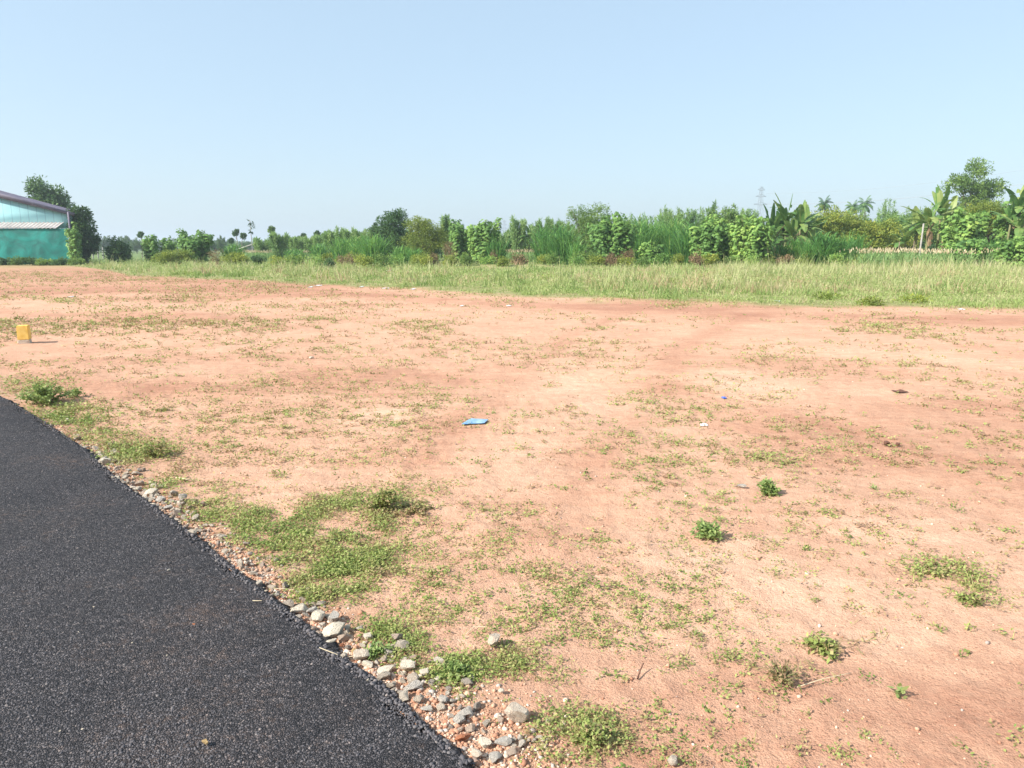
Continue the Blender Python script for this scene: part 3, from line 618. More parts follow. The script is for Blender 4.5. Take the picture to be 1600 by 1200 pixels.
# ---------------------------------------------------------------- plants and trees
def crown(rg, ells, ncl, cr, per, L, W, droop=.0, upn=.6, flat=.75):
    g = G()
    vol = np.array([e[3] * e[4] * e[5] for e in ells]) ** .75; pick = rg.choice(len(ells), ncl, p=vol / vol.sum())
    E_ = np.array(ells)[pick]; d = unit(rg.normal(0, 1, (ncl, 3))); r = rg.uniform(0, 1, ncl) ** .42
    C_ = E_[:, :3] + d * r[:, None] * E_[:, 3:6] * rg.uniform(.85, 1.12, (ncl, 1))
    ctint = rg.uniform(.15, .75, ncl); crs = cr * rg.uniform(.6, 1.35, ncl)
    ii = np.repeat(np.arange(ncl), per); n = len(ii); q = unit(rg.normal(0, 1, (n, 3)))
    P = C_[ii] + q * (crs[ii] * rg.uniform(.2, 1, n) ** .6)[:, None] * [1, 1, flat]
    D = q + rg.normal(0, .5, (n, 3)) + d[ii] * .5 - [0, 0, droop]; Nn = q * .7 + rg.normal(0, .5, (n, 3)) + [0, 0, upn]
    leaves(g, P, D, Nn, L * rg.uniform(.6, 1.3, n), W * rg.uniform(.7, 1.2, n), ctint[ii] * .75 + rg.uniform(0, .3, n)); return g, C_
def limbs(rg, base, h0, tips, r0, ntip=14, lean=0):
    g = G(); top = np.array([lean, 0, h0]); k = np.linspace(0, 1, 7)[:, None]
    p = np.array(base) * (1 - k) + top * k + np.sin(k * 3.1) * rg.normal(0, .06 * h0, 3) * [1, 1, 0]
    tube(g, p, r0 * (1.15 - .5 * k[:, 0]), 8)
    for c in tips[rg.choice(len(tips), min(ntip, len(tips)), replace=False)]:
        s = p[rg.integers(3, 7)]; m_ = s * .5 + c * .5 + [0, 0, .12 * abs(c[2] - s[2])] + rg.normal(0, .05 * h0, 3)
        kk = np.linspace(0, 1, 7)[:, None]; q = s * (1 - kk) ** 2 + 2 * m_ * kk * (1 - kk) + c * kk ** 2
        tube(g, q, r0 * (.5 - .42 * kk[:, 0]), 6)
    return g
PLANTS = 0
def place(px, ytop, Y):               # base on the ground straight below, and the height up to the top pixel
    p = pt(px, ytop, Y); return p.x, Y, hz(p.x, Y), p.z - hz(p.x, Y)
def tree(name, label, px, ytop, wpx, Y, mat, seed, ncl=150, per=60, L=.17, W=.09, low=.12, cr=.42, trunkr=.09, shape=None, cat='tree', group=None, airy=1, bark='bark', nt_=14):
    rg = np.random.default_rng(seed); x, y, z, H = place(px, ytop, Y); H *= 1.04; wd_ = wpx * Y / FPX / 2 * (1.12 if cat not in ('weed',) else 1)
    t_ = thing(name, label, cat, (x, y, z), 0, group)
    c0 = (H * (1 + low)) / 2; rz_ = H * (1 - low) / 2
    if shape is None:
        ells = [(0, 0, c0, wd_ * .8, wd_ * .8, rz_ * .9)]
        for _ in range(5):
            a = rg.uniform(0, 6.28); rr = rg.uniform(.3, .62) * wd_; s_ = rg.uniform(.35, .6)
            ells.append((rr * math.cos(a), rr * math.sin(a), c0 + rg.uniform(-.6, .6) * rz_, wd_ * s_, wd_ * s_, rz_ * s_ * .8))
    else: ells = [(a * wd_, b * wd_, c * H, d * wd_, d * wd_, e * H) for a, b, c, d, e in shape]
    g, C_ = crown(rg, ells, ncl, cr, per, L, W); g.V = [np.concatenate(g.V)]; g.V[0][:, 2] = np.maximum(g.V[0][:, 2], .03)
    g.F = [np.concatenate(g.F)]; g.A = [np.concatenate(g.A)]
    tg = limbs(rg, (0, 0, -.1), max(H * low * 1.6, H * .3), C_, trunkr, nt_)
    tg.build('trunk', M[bark], t_, True); g.build('crown', M[mat], t_)
    return t_
def castor(label, px, ytop, wpx, Y, seed, n=300, LS=.30, mat='castor', name='broad_leaf_shrub', group=None, base=.0):
    rg = np.random.default_rng(seed); x, y, z, H = place(px, ytop, Y); H *= 1.13; wd_ = wpx * Y / FPX / 2
    t_ = thing(name, label, 'shrub', (x, y, z), 0, group); g = G(); sg = G()
    ns = max(7, int(wpx / 3)); n = int(n * 4.6); LS *= .66; wd_ *= 1.12; st_ = []
    for k in range(ns):
        a = rg.uniform(0, 6.28); rr = wd_ * math.sqrt(rg.uniform(0, 1)) * .85; hx, hy = rr * math.cos(a), rr * math.sin(a); hh = H * rg.uniform(.72, .97) * (1 - .22 * (rr / wd_) ** 2)
        if k == 0: hh = H * .95
        kk = np.linspace(0, 1, 5)[:, None]; P = np.array([hx * .45, hy * .45, -.05]) * (1 - kk) + np.array([hx, hy, hh * .95]) * kk; tube(sg, P, .035 * (1.1 - .7 * kk[:, 0]), 5); st_.append((hx, hy, hh, rg.uniform(.15, .65)))
    st_ = np.array(st_); ii = rg.integers(0, ns, n); f = rg.uniform(.08, 1, n) ** .8
    a = rg.uniform(0, 6.28, n); rr = rg.uniform(.15, .55, n) * (1 - .35 * f) * (wd_ * .55 + .25)
    out_ = np.stack([np.cos(a), np.sin(a), 0 * a], 1)
    rr = rr * 1.0
    C_ = np.stack([st_[ii, 0] * (.55 + .45 * f), st_[ii, 1] * (.55 + .45 * f), st_[ii, 2] * f], 1) + out_ * rr[:, None]
    C_[:, 2] = np.maximum(C_[:, 2], .08); tint = st_[ii, 3] * .6 + rg.uniform(0, .4, n) - .05 * f + .25 * (f < .18) * rg.uniform(0, 1, n)
    S = LS * rg.uniform(.55, 1.35, n); Nn = unit(out_ * .75 + [0, 0, .8] + rg.normal(0, .25, (n, 3)))
    down = unit(out_ * .6 - [0, 0, .55] + rg.normal(0, .2, (n, 3))); side_ = unit(np.cross(Nn, down)); down = unit(np.cross(side_, Nn))
    for k in range(7):
        th = (k - 3) * .62; D = down * math.cos(th) + side_ * math.sin(th)
        leaves(g, C_, D, Nn, S * (.85 if abs(k - 3) < 2 else .62), S * .34, tint, .22)
    sg.build('stems', M['stem'], t_, True); g.build('foliage', M[mat], t_); return t_
def cane(label, px, ytop, wpx, Y, seed, n=170, name='cane_grass_clump', mat='cane', group=None, W=.105):
    rg = np.random.default_rng(seed); x, y, z, H = place(px, ytop, Y); H *= 1.2; wd_ = wpx * Y / FPX / 2
    g = G(); a = rg.uniform(0, 6.28, n); rr = wd_ * np.sqrt(rg.uniform(0, 1, n)) * .8; P = np.stack([rr * np.cos(a), rr * .7 * np.sin(a), np.full(n, -.03)], 1)
    hh = H * rg.uniform(.55, 1.12, n); D = np.stack([np.cos(a) * .16, np.sin(a) * .16, np.ones(n)], 1) + rg.normal(0, .10, (n, 3)) * [1, 1, 0]
    blades(g, P, D, hh, W * rg.uniform(.6, 1.2, n), rg.uniform(.1, .9, n), rg.uniform(.1, .75, n), 6, rg)
    m_ = n; Q = P[rg.integers(0, n, m_)] + np.stack([0 * hh, 0 * hh, rg.uniform(.15, .7, m_) * H], 1)
    blades(g, Q, rg.normal(0, .45, (m_, 3)) * [1, 1, 0] + [0, 0, 1], H * .45 * rg.uniform(.6, 1.2, m_), W * .8, 1.1, rg.uniform(.2, .8, m_), 5, rg)
    o_ = g.build(name, M[mat], None); o_.location = (x, y, z); return tag(o_, label, 'tall grass', group)
def feather(label, px, ytop, wpx, Y, seed, n=2600, mat='pale', name='feathery_shrub', group=None):
    rg = np.random.default_rng(seed); x, y, z, H = place(px, ytop, Y); H *= 1.1; wd_ = wpx * Y / FPX / 2
    t_ = thing(name, label, 'shrub', (x, y, z), 0, group); g = G(); sg = G(); ns = 16; n = int(n * 1.5); wd_ *= 1.12
    tops = []
    for k in range(ns):
        a = rg.uniform(0, 6.28); r_ = wd_ * math.sqrt(rg.uniform(0, 1)) * .75; hh = H * rg.uniform(.7, .98); b_ = np.array([r_ * math.cos(a), r_ * math.sin(a), 0])
        kk = np.linspace(0, 1, 5)[:, None]; P = b_ * (.3 + .7 * kk) + np.array([0, 0, hh]) * kk; tube(sg, P, .03 * (1.1 - .9 * kk[:, 0]), 5); tops.append((b_[0], b_[1], hh, rg.uniform(0, .5)))
    T = np.array(tops); ii = rg.integers(0, ns, n); f = rg.uniform(.1, 1, n) ** .75
    P = np.stack([T[ii, 0] * (.3 + .7 * f), T[ii, 1] * (.3 + .7 * f), T[ii, 2] * f], 1) + rg.normal(0, .24, (n, 3)) * (wd_ * .4 + .25) * (1.25 - f)[:, None]
    P[:, 2] = np.maximum(P[:, 2], .05)
    leaves(g, P, rg.normal(0, .6, (n, 3)) + [0, 0, .9], rg.normal(0, 1, (n, 3)), rg.uniform(.25, .5, n), .075, T[ii, 3] + rg.uniform(0, .5, n), .25)
    sg.build('stems', M['stem'], t_, True); g.build('foliage', M[mat], t_); return t_
def big_leaf(g, base, az, el, L, W, droop, a, rg, torn=.25):
    n = 11; k = np.linspace(0, 1, n); d = np.array([math.cos(az) * math.cos(el), math.sin(az) * math.cos(el), math.sin(el)]); p = np.array(base, float); P = []
    s_ = np.cross(d, [0, 0, 1.]); s_ /= np.linalg.norm(s_) + 1e-6
    for q in range(n):
        P.append(p.copy()); p = p + d * L / (n - 1); d = d - np.array([0, 0, droop / (n - 1)]) * (1 + q / n); d /= np.linalg.norm(d)
    P = np.array(P); T = unit(np.gradient(P, axis=0)); Nn = unit(np.cross(s_, T)); Nn *= np.sign(Nn[n // 2, 2] + 1e-6)
    wd_ = W * .5 * np.clip(np.sin(np.pi * (k * .93 + .05)) ** .55, 0, 1) * np.where(k < .12, .18, 1)
    tube(g, P, .035 * (1.05 - k), 5, a + .25)
    for sgn in (-1, 1):                                   # strips on each side of the midrib, torn here and there
        for q in range(n - 1):
            if rg.uniform() < torn * .3: continue
            fl = rg.uniform(.05, .55) if rg.uniform() < torn else .15
            A_ = P[q] + T[q] * .0; B_ = P[q + 1]
            o1 = s_ * sgn * wd_[q] - Nn[q] * wd_[q] * fl; o2 = s_ * sgn * wd_[q + 1] - Nn[q] * wd_[q + 1] * fl
            g.add([A_, B_, B_ + o2, A_ + o1], np.array([[0, 1, 2, 3]]), a + rg.normal(0, .06))
def banana(label, px, ytop, Y, seed, nleaf=9, stems=3, spread=.8, LL=2.0, group=None, dead=4):
    rg = np.random.default_rng(seed); x, y, z, H = place(px, ytop, Y)
    t_ = thing('banana_plant', label, 'banana plant', (x, y, z), 0, group); sg = G(); g = G(); dg = G()
    for k in range(stems):
        a = rg.uniform(0, 6.28); r_ = 0 if k == 0 else spread * rg.uniform(.5, 1); hh = (H - LL * .85) * (1 if k == 0 else rg.uniform(.6, .95)); b_ = np.array([r_ * math.cos(a), r_ * math.sin(a), 0])
        kk = np.linspace(0, 1, 6)[:, None]; P = b_ + np.array([rg.normal(0, .12), 0, hh]) * kk; P[0, 2] = -.05; tube(sg, P, .13 * (1.1 - .55 * kk[:, 0]), 9)
        for q in range(nleaf):
            el = R(84) - R(80) * (q / nleaf) ** 1.1; big_leaf(g, P[-1], rg.uniform(0, 6.28), el + rg.normal(0, .1), LL * rg.uniform(.75, 1.1), rg.uniform(.52, .7), rg.uniform(.4, 1.6), rg.uniform(.35, 1.0), rg)
        for q in range(dead): big_leaf(dg, P[-1] - [0, 0, .2], rg.uniform(0, 6.28), -.6, LL * .7, .35, 1.6, rg.uniform(.1, .8), rg, .7)
    sg.build('pseudostem', M['stem'], t_, True); g.build('leaves', M['banana'], t_)
    if dead: dg.build('dead_leaves', M['dry'], t_)
    return t_
def palm(label, px, ytop, Y, seed, fr=20, LL=2.4, group='coconut palms beyond the hedge'):
    rg = np.random.default_rng(seed); x, y, z, H = place(px, ytop, Y); t_ = thing('coconut_palm', label, 'palm tree', (x, y, z), 0, group)
    hh = H - LL * .75; kk = np.linspace(0, 1, 12)[:, None]; P = np.array([0, 0, -.1]) + np.array([rg.normal(0, .5), 0, hh]) * kk + np.sin(kk * 3) * np.array([.3, 0, 0]); sg = G(); tube(sg, P, .2 - .08 * kk[:, 0], 8)
    g = G()
    for q in range(fr):
        az = q * 2.4 + rg.normal(0, .2); el = R(80) - R(115) * (q / fr) ** .9; n = 16; d = np.array([math.cos(az) * math.cos(el), math.sin(az) * math.cos(el), math.sin(el)]); p = P[-1].copy(); C_ = []; T = []
        for j_ in range(n): C_.append(p.copy()); T.append(d.copy()); p = p + d * LL / n; d = unit(d - np.array([0, 0, .09]) * (1 + j_ / n))
        C_ = np.array(C_); T = np.array(T); tube(g, C_, .04 * np.linspace(1, .2, n), 4, .6)
        s_ = unit(np.cross(T, [0, 0, 1.])); kf = np.sin(np.linspace(.25, 2.9, n))
        for sg_ in (-1, 1): leaves(g, C_[2:], s_[2:] * sg_ + T[2:] * .5 - [0, 0, .55], np.cross(s_[2:], T[2:]) + [0, 0, .3], .75 * kf[2:], .12, rg.uniform(.2, .8), .1)
    sg.build('trunk', M['palm_bark'], t_, True); g.build('crown', M['dark'], t_); return t_

# --- left: around the shed
tree('broad_leaf_tree', 'tall dark green tree rising behind the shed roof', 71, 284, 54, 96, 'dark', 1, 170, 70, .34, .2, .35, .8, .2, shape=[(-.35, 0, .88, .5, .1), (.25, 0, .76, .6, .12), (0, 0, .6, .9, .2), (.7, 0, .66, .4, .1)])
tree('dense_tree', 'dense dark green tree at the right corner of the shed', 124, 327, 38, 73, 'dark', 2, 230, 70, .22, .13, .02, .5, .14, shape=[(-.1, 0, .86, .62, .13), (.15, 0, .62, .75, .2), (.1, 0, .35, .7, .22), (.7, 0, .42, .38, .12), (-.3, 0, .18, .6, .16)])
castor('pale green leafy bush growing against the shed corner', 110, 351, 24, 70.5, 3, 240, .28)
tree('dense_shrub', 'compact dark green bush standing alone right of the shed tree', 182, 372, 34, 74, 'dark', 4, 90, 60, .2, .12, .02, .4, .06, cat='shrub')
castor('broad leafed shrub with a dark centre, left neighbour of the rounded tall one', 240, 369, 40, 76, 5, 320, .32)
castor('small pale broad leafed shrub between two larger ones on the left', 264, 371, 20, 77, 55, 120, .3)
castor('rounded tall broad leafed shrub, tallest plant of the left grass strip', 300, 360, 58, 70, 6, 560, .32)
tree('weedy_bush', 'low yellow green bush in the grass before the left shrubs', 262, 391, 44, 66, 'yellow', 7, 90, 50, .13, .07, 0, .3, .03, cat='bush')
tree('weedy_bush', 'low yellow green bush beside dry weeds left of the dark little bush', 368, 395, 44, 66, 'yellow', 8, 90, 50, .13, .07, 0, .3, .03, cat='bush')
tree('weedy_bush', 'little dark bush in the grass below the slanted roof of the hut', 402, 401, 16, 66, 'dark', 9, 40, 40, .13, .08, 0, .2, .03, cat='bush')
tree('dry_weed', 'reddish dry weed right of the rounded tall shrub', 340, 392, 26, 68, 'dry', 10, 40, 30, .1, .05, 0, .3, .02, cat='weed')
tree('dry_weed', 'small dark brown weed standing out of the grass left of the yellow post', 516, 405, 17, 50, 'dark', 11, 40, 40, .1, .06, 0, .18, .02, cat='weed')
cane('tuft of dark cane grass before the little hut', 364, 381, 30, 72, 12, 150)
tree('weedy_bush', 'yellow leafed shrub in front of the rounded tall shrub', 288, 386, 20, 66, 'yellow', 13, 40, 50, .13, .08, 0, .3, .03, cat='bush')
# weeds at the foot of the shed
for k, (px, yt) in enumerate([(8, 404), (28, 402), (50, 404), (72, 405), (95, 404), (118, 405)]):
    tree('wall_weed', ['leftmost weed', 'second weed from the left', 'third weed from the left', 'fourth weed from the left', 'fifth weed from the left', 'rightmost weed'][k] + ' in the row at the foot of the green netting', px, yt, 30, 66, 'mid' if k % 2 else 'dark', 20 + k, 50, 40, .13, .07, 0, .22, .02, cat='weed', group='weeds at the foot of the shed')
# --- far background trees
BG = [(140, 378, 26, 210), (165, 368, 26, 230), (195, 369, 30, 220), (212, 372, 22, 200), (228, 374, 20, 240), (120, 380, 30, 260), (160, 376, 30, 250), (345, 368, 17, 170), (335, 376, 20, 190), (360, 376, 24, 210), (385, 377, 26, 230), (405, 374, 16, 220), (425, 378, 30, 230), (450, 379, 30, 240), (480, 380, 36, 260), (520, 378, 40, 260), (560, 378, 40, 260), (600, 376, 40, 250), (640, 372, 40, 250), (690, 370, 40, 240), (720, 368, 40, 240), (770, 368, 40, 240), (800, 366, 44, 230), (840, 366, 40, 230), (880, 364, 40, 240), (930, 362, 50, 240), (980, 358, 40, 230), (1012, 347, 22, 200), (1050, 354, 50, 220), (1100, 352, 50, 220), (1150, 350, 50, 220), (1200, 348, 50, 220), (1250, 346, 50, 200), (1300, 344, 50, 200), (1345, 350, 50, 210), (1390, 350, 50, 200), (1430, 348, 50, 200), (1480, 346, 60, 200), (1530, 344, 60, 190), (1580, 342, 60, 190), (40, 376, 50, 240), (-20, 374, 60, 240), (1640, 345, 60, 190), (300, 378, 40, 240), (270, 378, 30, 240)]
protos = []
for k in range(6):
    rg = np.random.default_rng(300 + k); t_ = thing('distant_tree', 'distant bluish green tree on the hazy horizon', 'tree', (0, 0, 0), 0, 'distant trees on the horizon')
    ells = [(0, 0, .55, .8, .6, .4)] + [(rg.uniform(-.6, .6), 0, rg.uniform(.35, .8), rg.uniform(.3, .5), .4, rg.uniform(.15, .25)) for _ in range(4)]
    g, C_ = crown(rg, ells, 120, .14, 30, .085, .055); g2 = limbs(rg, (0, 0, 0), .4, C_, .03, 8)
    g2.build('trunk', M['bark'], t_, True); g.build('crown', M['far'], t_); protos.append(t_)
def copy_tree(o, loc, scale, rz, label=None):
    r_ = o.copy(); col.objects.link(r_); r_.location = loc; r_.scale = scale; r_.rotation_euler = (0, 0, rz)
    if label: r_['label'] = label
    for ch in list(o.children): c = ch.copy(); col.objects.link(c); c.parent = r_
    return r_
for k, (px, yt, wp, Y) in enumerate(BG):
    x, y, z, H = place(px, yt, Y); s_ = wp * Y / FPX / 2 * 1.15; o_ = protos[k % 6]
    dl = 'distant hazy tree on the horizon ' + ('just right of the shed tree' if px < 222 else 'behind the shrubs and young trees on the left' if px < 520 else 'behind the middle of the hedge' if px < 900 else 'behind the tall hedge right of the middle' if px < 1230 else 'behind the bananas and palms on the right'); o_['label'] = dl if k < 6 else o_['label']
    if k < 6: o_.location = (x, y, z); o_.scale = (s_, s_, H); o_.rotation_euler = (0, 0, k)
    else: copy_tree(o_, (x, y, z), (s_, s_, H), k * 1.3, dl)
# the far-off line of woods reads as one mass
rg = np.random.default_rng(77); g = G(); n = 60000; u = rg.uniform(-.95, .95, n); y = rg.uniform(480, 560, n); x = u * y
top = 3.0 + 7 * fbm(u * 16, u * 0, 5, 4) * (1 + .35 * u); z = top * rg.uniform(0, 1, n) ** .7
leaves(g, np.stack([x, y, z], 1), rg.normal(0, 1, (n, 3)), rg.normal(0, 1, (n, 3)) + [0, -.5, .5], rg.uniform(1.2, 2.4, n), 1.2, np.clip(vn(x * .15, z * .4, 6), 0, 1))
tag(g.build('distant_woods', M['far']), 'far off line of hazy trees along the horizon', 'trees', kind='stuff')
# --- mop headed young trees on thin trunks
MOP = [(368, 360, 9, 120, 'blackish mop headed young tree, leftmost pair beside the tall thin pole'), (380, 366, 8, 120, 'mop headed young tree just left of the tall thin pole'), (424, 355, 10, 115, 'pale mop headed young tree right of the tall thin pole'),
       (465, 371, 9, 120, 'low dark mop headed tree above the left crop'), (474, 367, 6, 125, 'tiny dark mop headed tree right of the low dark one'), (495, 363, 7, 110, 'slim leaning dark topped young tree over the pale shrubs'), (584, 353, 15, 90, 'heart shaped dark crown on a thin trunk left of the big trees'),
       (219, 364, 7, 120, 'tiny round crowned tree on a thin stem above the left shrubs'), (361, 374, 6, 125, 'very small dark crown below the leftmost pair of young trees')]
for k, (px, yt, wp, Y, lab) in enumerate(MOP):
    H = place(px, yt, Y)[3]; e_ = wp * Y / FPX / 2 / H
    tree('young_tree', lab, px, yt, wp, Y, 'dark' if k != 2 else 'mid', 400 + k, 34, 40, .2, .12, .6, .2, .05, shape=[(0, 0, 1 - e_ * 1.1, .8, e_ * 1.0), (.3, 0, 1 - e_ * .6, .5, e_ * .6)], group='young trees with small crowns', nt_=4)
# --- middle hedge
fe = [(437, 370, 34, 88, 'pale feathery shrub, leftmost of the pale row'), (462, 376, 30, 92, 'second pale feathery shrub from the left'), (490, 375, 34, 90, 'third pale feathery shrub from the left, wispy top'), (512, 367, 26, 86, 'grey green feathery shrub below the leaning young tree'), (540, 363, 40, 88, 'tall pale feathery shrub behind the cane grass'), (566, 368, 34, 88, 'pale feathery shrub left of the heart shaped crown'),
      (812, 346, 36, 84, 'tall feathery shrub behind the gap in the hedge'), (790, 366, 40, 90, 'low feathery shrub under the far pylon'), (850, 350, 44, 84, 'wide feathery shrub right of the gap'), (697, 344, 18, 80, 'thin wispy shrub between yellow tree and grey shrub'), (880, 352, 24, 84, 'feathery shrub touching the left of the airy tree'),
      (1045, 334, 42, 84, 'pale bamboo like shrub rising over the cane grass'), (1074, 333, 34, 82, 'pale wispy shrub left of the second tall broad leafed shrub'), (1015, 352, 40, 86, 'low feathery shrub between airy tree and pale bamboo'), (1160, 335, 36, 84, 'feathery shrub left of the banana clump'), (1385, 322, 42, 105, 'rounded pale feathery shrub under the palms'), (1420, 332, 50, 95, 'feathery shrub behind the concrete pole'), (1112, 326, 24, 84, 'wispy shrub rising behind the broad leafed shrub'), (1500, 330, 40, 90, 'feathery shrub right of the tall banana')]
for k, (px, yt, wp, Y, lab) in enumerate(fe): feather(lab, px, yt - 3, wp, Y, 500 + k, group='pale feathery shrubs behind the hedge')
cn = [(536, 374, 34, 76, 'cane grass clump left of the sprawling one'), (562, 372, 26, 72, 'narrow cane grass clump in the middle left'), (585, 370, 40, 68, 'big sprawling cane grass clump near the yellow post'), (628, 388, 30, 66, 'short cane grass clump under the dark tree'), (775, 374, 26, 66, 'cane grass right of the bright broad leafed shrub'),
      (852, 356, 30, 68, 'tall cane grass right of the hedge gap, left of two'), (880, 358, 34, 66, 'tall cane grass right of the hedge gap, right of two'), (902, 380, 26, 64, 'low cane grass at the foot of the airy tree'), (1003, 346, 26, 68, 'tall dark cane grass beside the first large shrub'), (1026, 350, 26, 70, 'cane grass left of the pale bamboo like shrub'), (1052, 346, 30, 68, 'tall cane grass before the pale bamboo like shrub'), (1076, 352, 22, 64, 'cane grass with one long pale blade, left of a shrub'), (1140, 378, 22, 63, 'cane grass between two large broad leafed shrubs'),
      (1222, 384, 26, 60, 'short cane grass right of the widest shrub'), (1250, 376, 34, 60, 'cane grass below the banana clump'), (1290, 368, 34, 58, 'thick dark cane grass at the left of the mango bush'), (1312, 372, 28, 58, 'thick dark cane grass, middle of three'), (1336, 370, 26, 60, 'dark cane grass at the left end of the millet band'), (1270, 384, 30, 58, 'low cane grass between banana and mango bush'), (500, 384, 30, 80, 'sparse cane grass at the right end of the left crop'), (460, 392, 30, 76, 'low cane grass tuft before the left crop'), (650, 392, 22, 63, 'small cane grass under the yellow tree'), (1560, 378, 30, 58, 'cane grass under the tree with a pale trunk')]
for k, (px, yt, wp, Y, lab) in enumerate(cn): cane(lab, px, yt - 2, wp, Y, 600 + k, group='cane grass clumps in the hedge', n=int(60 + wp * 3.6))
tree('leafy_tree', 'dark green tree with a small pointed tuft on top', 616, 331, 58, 74, 'dark', 31, 240, 60, .2, .1, .05, .45, .1, shape=[(.25, 0, .93, .25, .07), (-.1, 0, .72, .7, .2), (0, 0, .42, .85, .25), (-.5, 0, .55, .4, .15)])
tree('acacia_tree', 'yellow green spreading tree touching the dark tree', 663, 341, 68, 71, 'yellow', 32, 260, 60, .15, .06, .1, .42, .1, shape=[(-.3, 0, .84, .5, .14), (.2, 0, .72, .65, .17), (-.15, 0, .45, .75, .25), (.6, 0, .5, .45, .16)])
castor('greyish broad leafed shrub right of the yellow green tree', 719, 347, 36, 70, 33, 420, .32, 'castor')
castor('bright broad leafed shrub, tallest in the middle of the hedge', 757, 345, 50, 67, 34, 520, .34)
tree('dry_weed', 'tall rust brown dry weed left of the greyish shrub', 702, 380, 22, 66, 'dry', 35, 50, 30, .12, .05, 0, .35, .02, cat='weed')
tree('dry_weed', 'rust brown dry weed at the foot of the bright shrub', 772, 391, 12, 63, 'dry', 36, 25, 30, .1, .05, 0, .25, .02, cat='weed')
tree('dry_weed', 'brown dry weed between two large shrubs near the middle', 984, 388, 28, 61, 'dry', 37, 50, 24, .1, .05, 0, .35, .02, cat='weed')
tree('weedy_bush', 'yellowish low bush at the foot of the yellow green tree', 665, 396, 46, 62, 'yellow', 38, 60, 50, .12, .07, 0, .3, .03, cat='bush')
tree('weedy_bush', 'tangled low bush below the airy tree', 915, 395, 44, 62, 'mid', 39, 90, 50, .14, .08, 0, .35, .03, cat='bush')
tree('weedy_bush', 'low bush right of the sprawling cane grass', 548, 396, 56, 64, 'yellow', 40, 90, 50, .13, .07, 0, .35, .03, cat='bush')
tree('acacia_tree', 'tall airy olive tree in the middle of the hedge', 918, 321, 72, 74, 'mid', 41, 260, 50, .15, .07, .2, .4, .13, shape=[(-.35, 0, .84, .5, .11), (.4, 0, .87, .5, .11), (0, 0, .72, .8, .15), (-.2, 0, .5, .8, .2), (.2, 0, .35, .7, .18)])
castor('large bright broad leafed shrub below the airy olive tree', 958, 338, 84, 64, 42, 900, .36)
castor('small pale broad leafed shrub with a yellow leaf, between cane grasses', 1020, 378, 40, 61, 43, 260, .3)
castor('large broad leafed shrub right of the pale bamboo, left of the widest', 1109, 340, 62, 62, 44, 700, .36)
castor('widest broad leafed shrub, left of the banana clump', 1180, 342, 78, 60, 45, 950, .36)
tree('thorny_tree', 'thin dark branched tree showing behind two large shrubs', 1130, 320, 56, 76, 'mid', 46, 90, 40, .22, .12, .3, .35, .07)
banana('ragged banana clump right of the widest shrub', 1232, 303, 64, 47, 10, 5, 1.8, 2.7, dead=3)
banana('young banana with few leaves in the hedge gap', 826, 352, 84, 48, 6, 1, .3, 1.6, dead=1)
tree('mango_tree', 'low spreading olive mango tree left of the coconut palms', 1305, 329, 120, 72, 'yellow', 49, 330, 60, .2, .1, .1, .45, .12)
tree('mango_tree', 'rounded yellow flecked tree right of the cane grass', 1360, 346, 84, 70, 'yellow', 50, 220, 60, .2, .1, .08, .42, .1)
banana('leaning banana plant at the right side of the ragged clump', 1262, 322, 66, 147, 9, 2, 1.0, 2.4, dead=1)
banana('pale banana plant left of the concrete pole', 1436, 326, 66, 158, 8, 2, .9, 2.1, dead=1)
palm('coconut palm, leftmost of three, standing apart', 1291, 305, 150, 51, LL=2.1)
palm('lower coconut palm leaning beside the rightmost palm', 1336, 312, 155, 52, LL=1.9)
palm('rightmost coconut palm, highest crown of the close pair', 1352, 305, 148, 53, LL=2.2)
tree('olive_tree', 'wide olive green thicket before the tall banana', 1420, 334, 100, 76, 'mid', 54, 280, 60, .19, .09, .12, .45, .1)
tree('olive_tree', 'reddish tinged bush left of the concrete pole', 1392, 356, 70, 72, 'yellow', 57, 160, 50, .17, .08, .1, .4, .08)
banana('tall banana plant with upright paddle leaves by the concrete pole', 1474, 292, 62, 58, 10, 3, 1.0, 2.7, dead=2)
banana('banana plant cut by the right edge of the photo', 1596, 286, 62, 59, 9, 3, .9, 2.5, dead=2)
tree('rain_tree', 'tall grey green tree with an open crown above the right hedge', 1527, 257, 84, 92, 'mid', 60, 230, 50, .26, .13, .35, .6, .2, shape=[(-.55, 0, .78, .42, .09), (.0, 0, .92, .42, .08), (.55, 0, .72, .45, .1), (0, 0, .72, .5, .12), (-.1, 0, .55, .5, .12), (.4, 0, .55, .4, .1)])
tree('acacia_tree', 'olive tree with a forked pale trunk on the right', 1552, 312, 84, 66, 'yellow', 61, 260, 50, .16, .08, .42, .4, .12, shape=[(-.3, 0, .82, .6, .13), (.4, 0, .78, .55, .15), (0, 0, .62, .8, .14)])
castor('large leafy shrub right of the tall banana', 1512, 330, 76, 60, 62, 800, .36)
castor('bright leafy shrub at the right edge, upper', 1590, 322, 52, 64, 63, 420, .36)
castor('low bright shrub at the right edge before the crop', 1590, 372, 56, 52, 64, 420, .3)
castor('low bright shrub reaching into the millet band', 1522, 374, 60, 55, 65, 420, .3)
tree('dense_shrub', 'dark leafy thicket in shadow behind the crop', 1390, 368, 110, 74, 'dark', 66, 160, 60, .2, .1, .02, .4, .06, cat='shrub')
tree('dense_shrub', 'dark thicket under the olive tree on the right', 1500, 362, 110, 72, 'dark', 67, 160, 60, .2, .1, .02, .4, .06, cat='shrub')
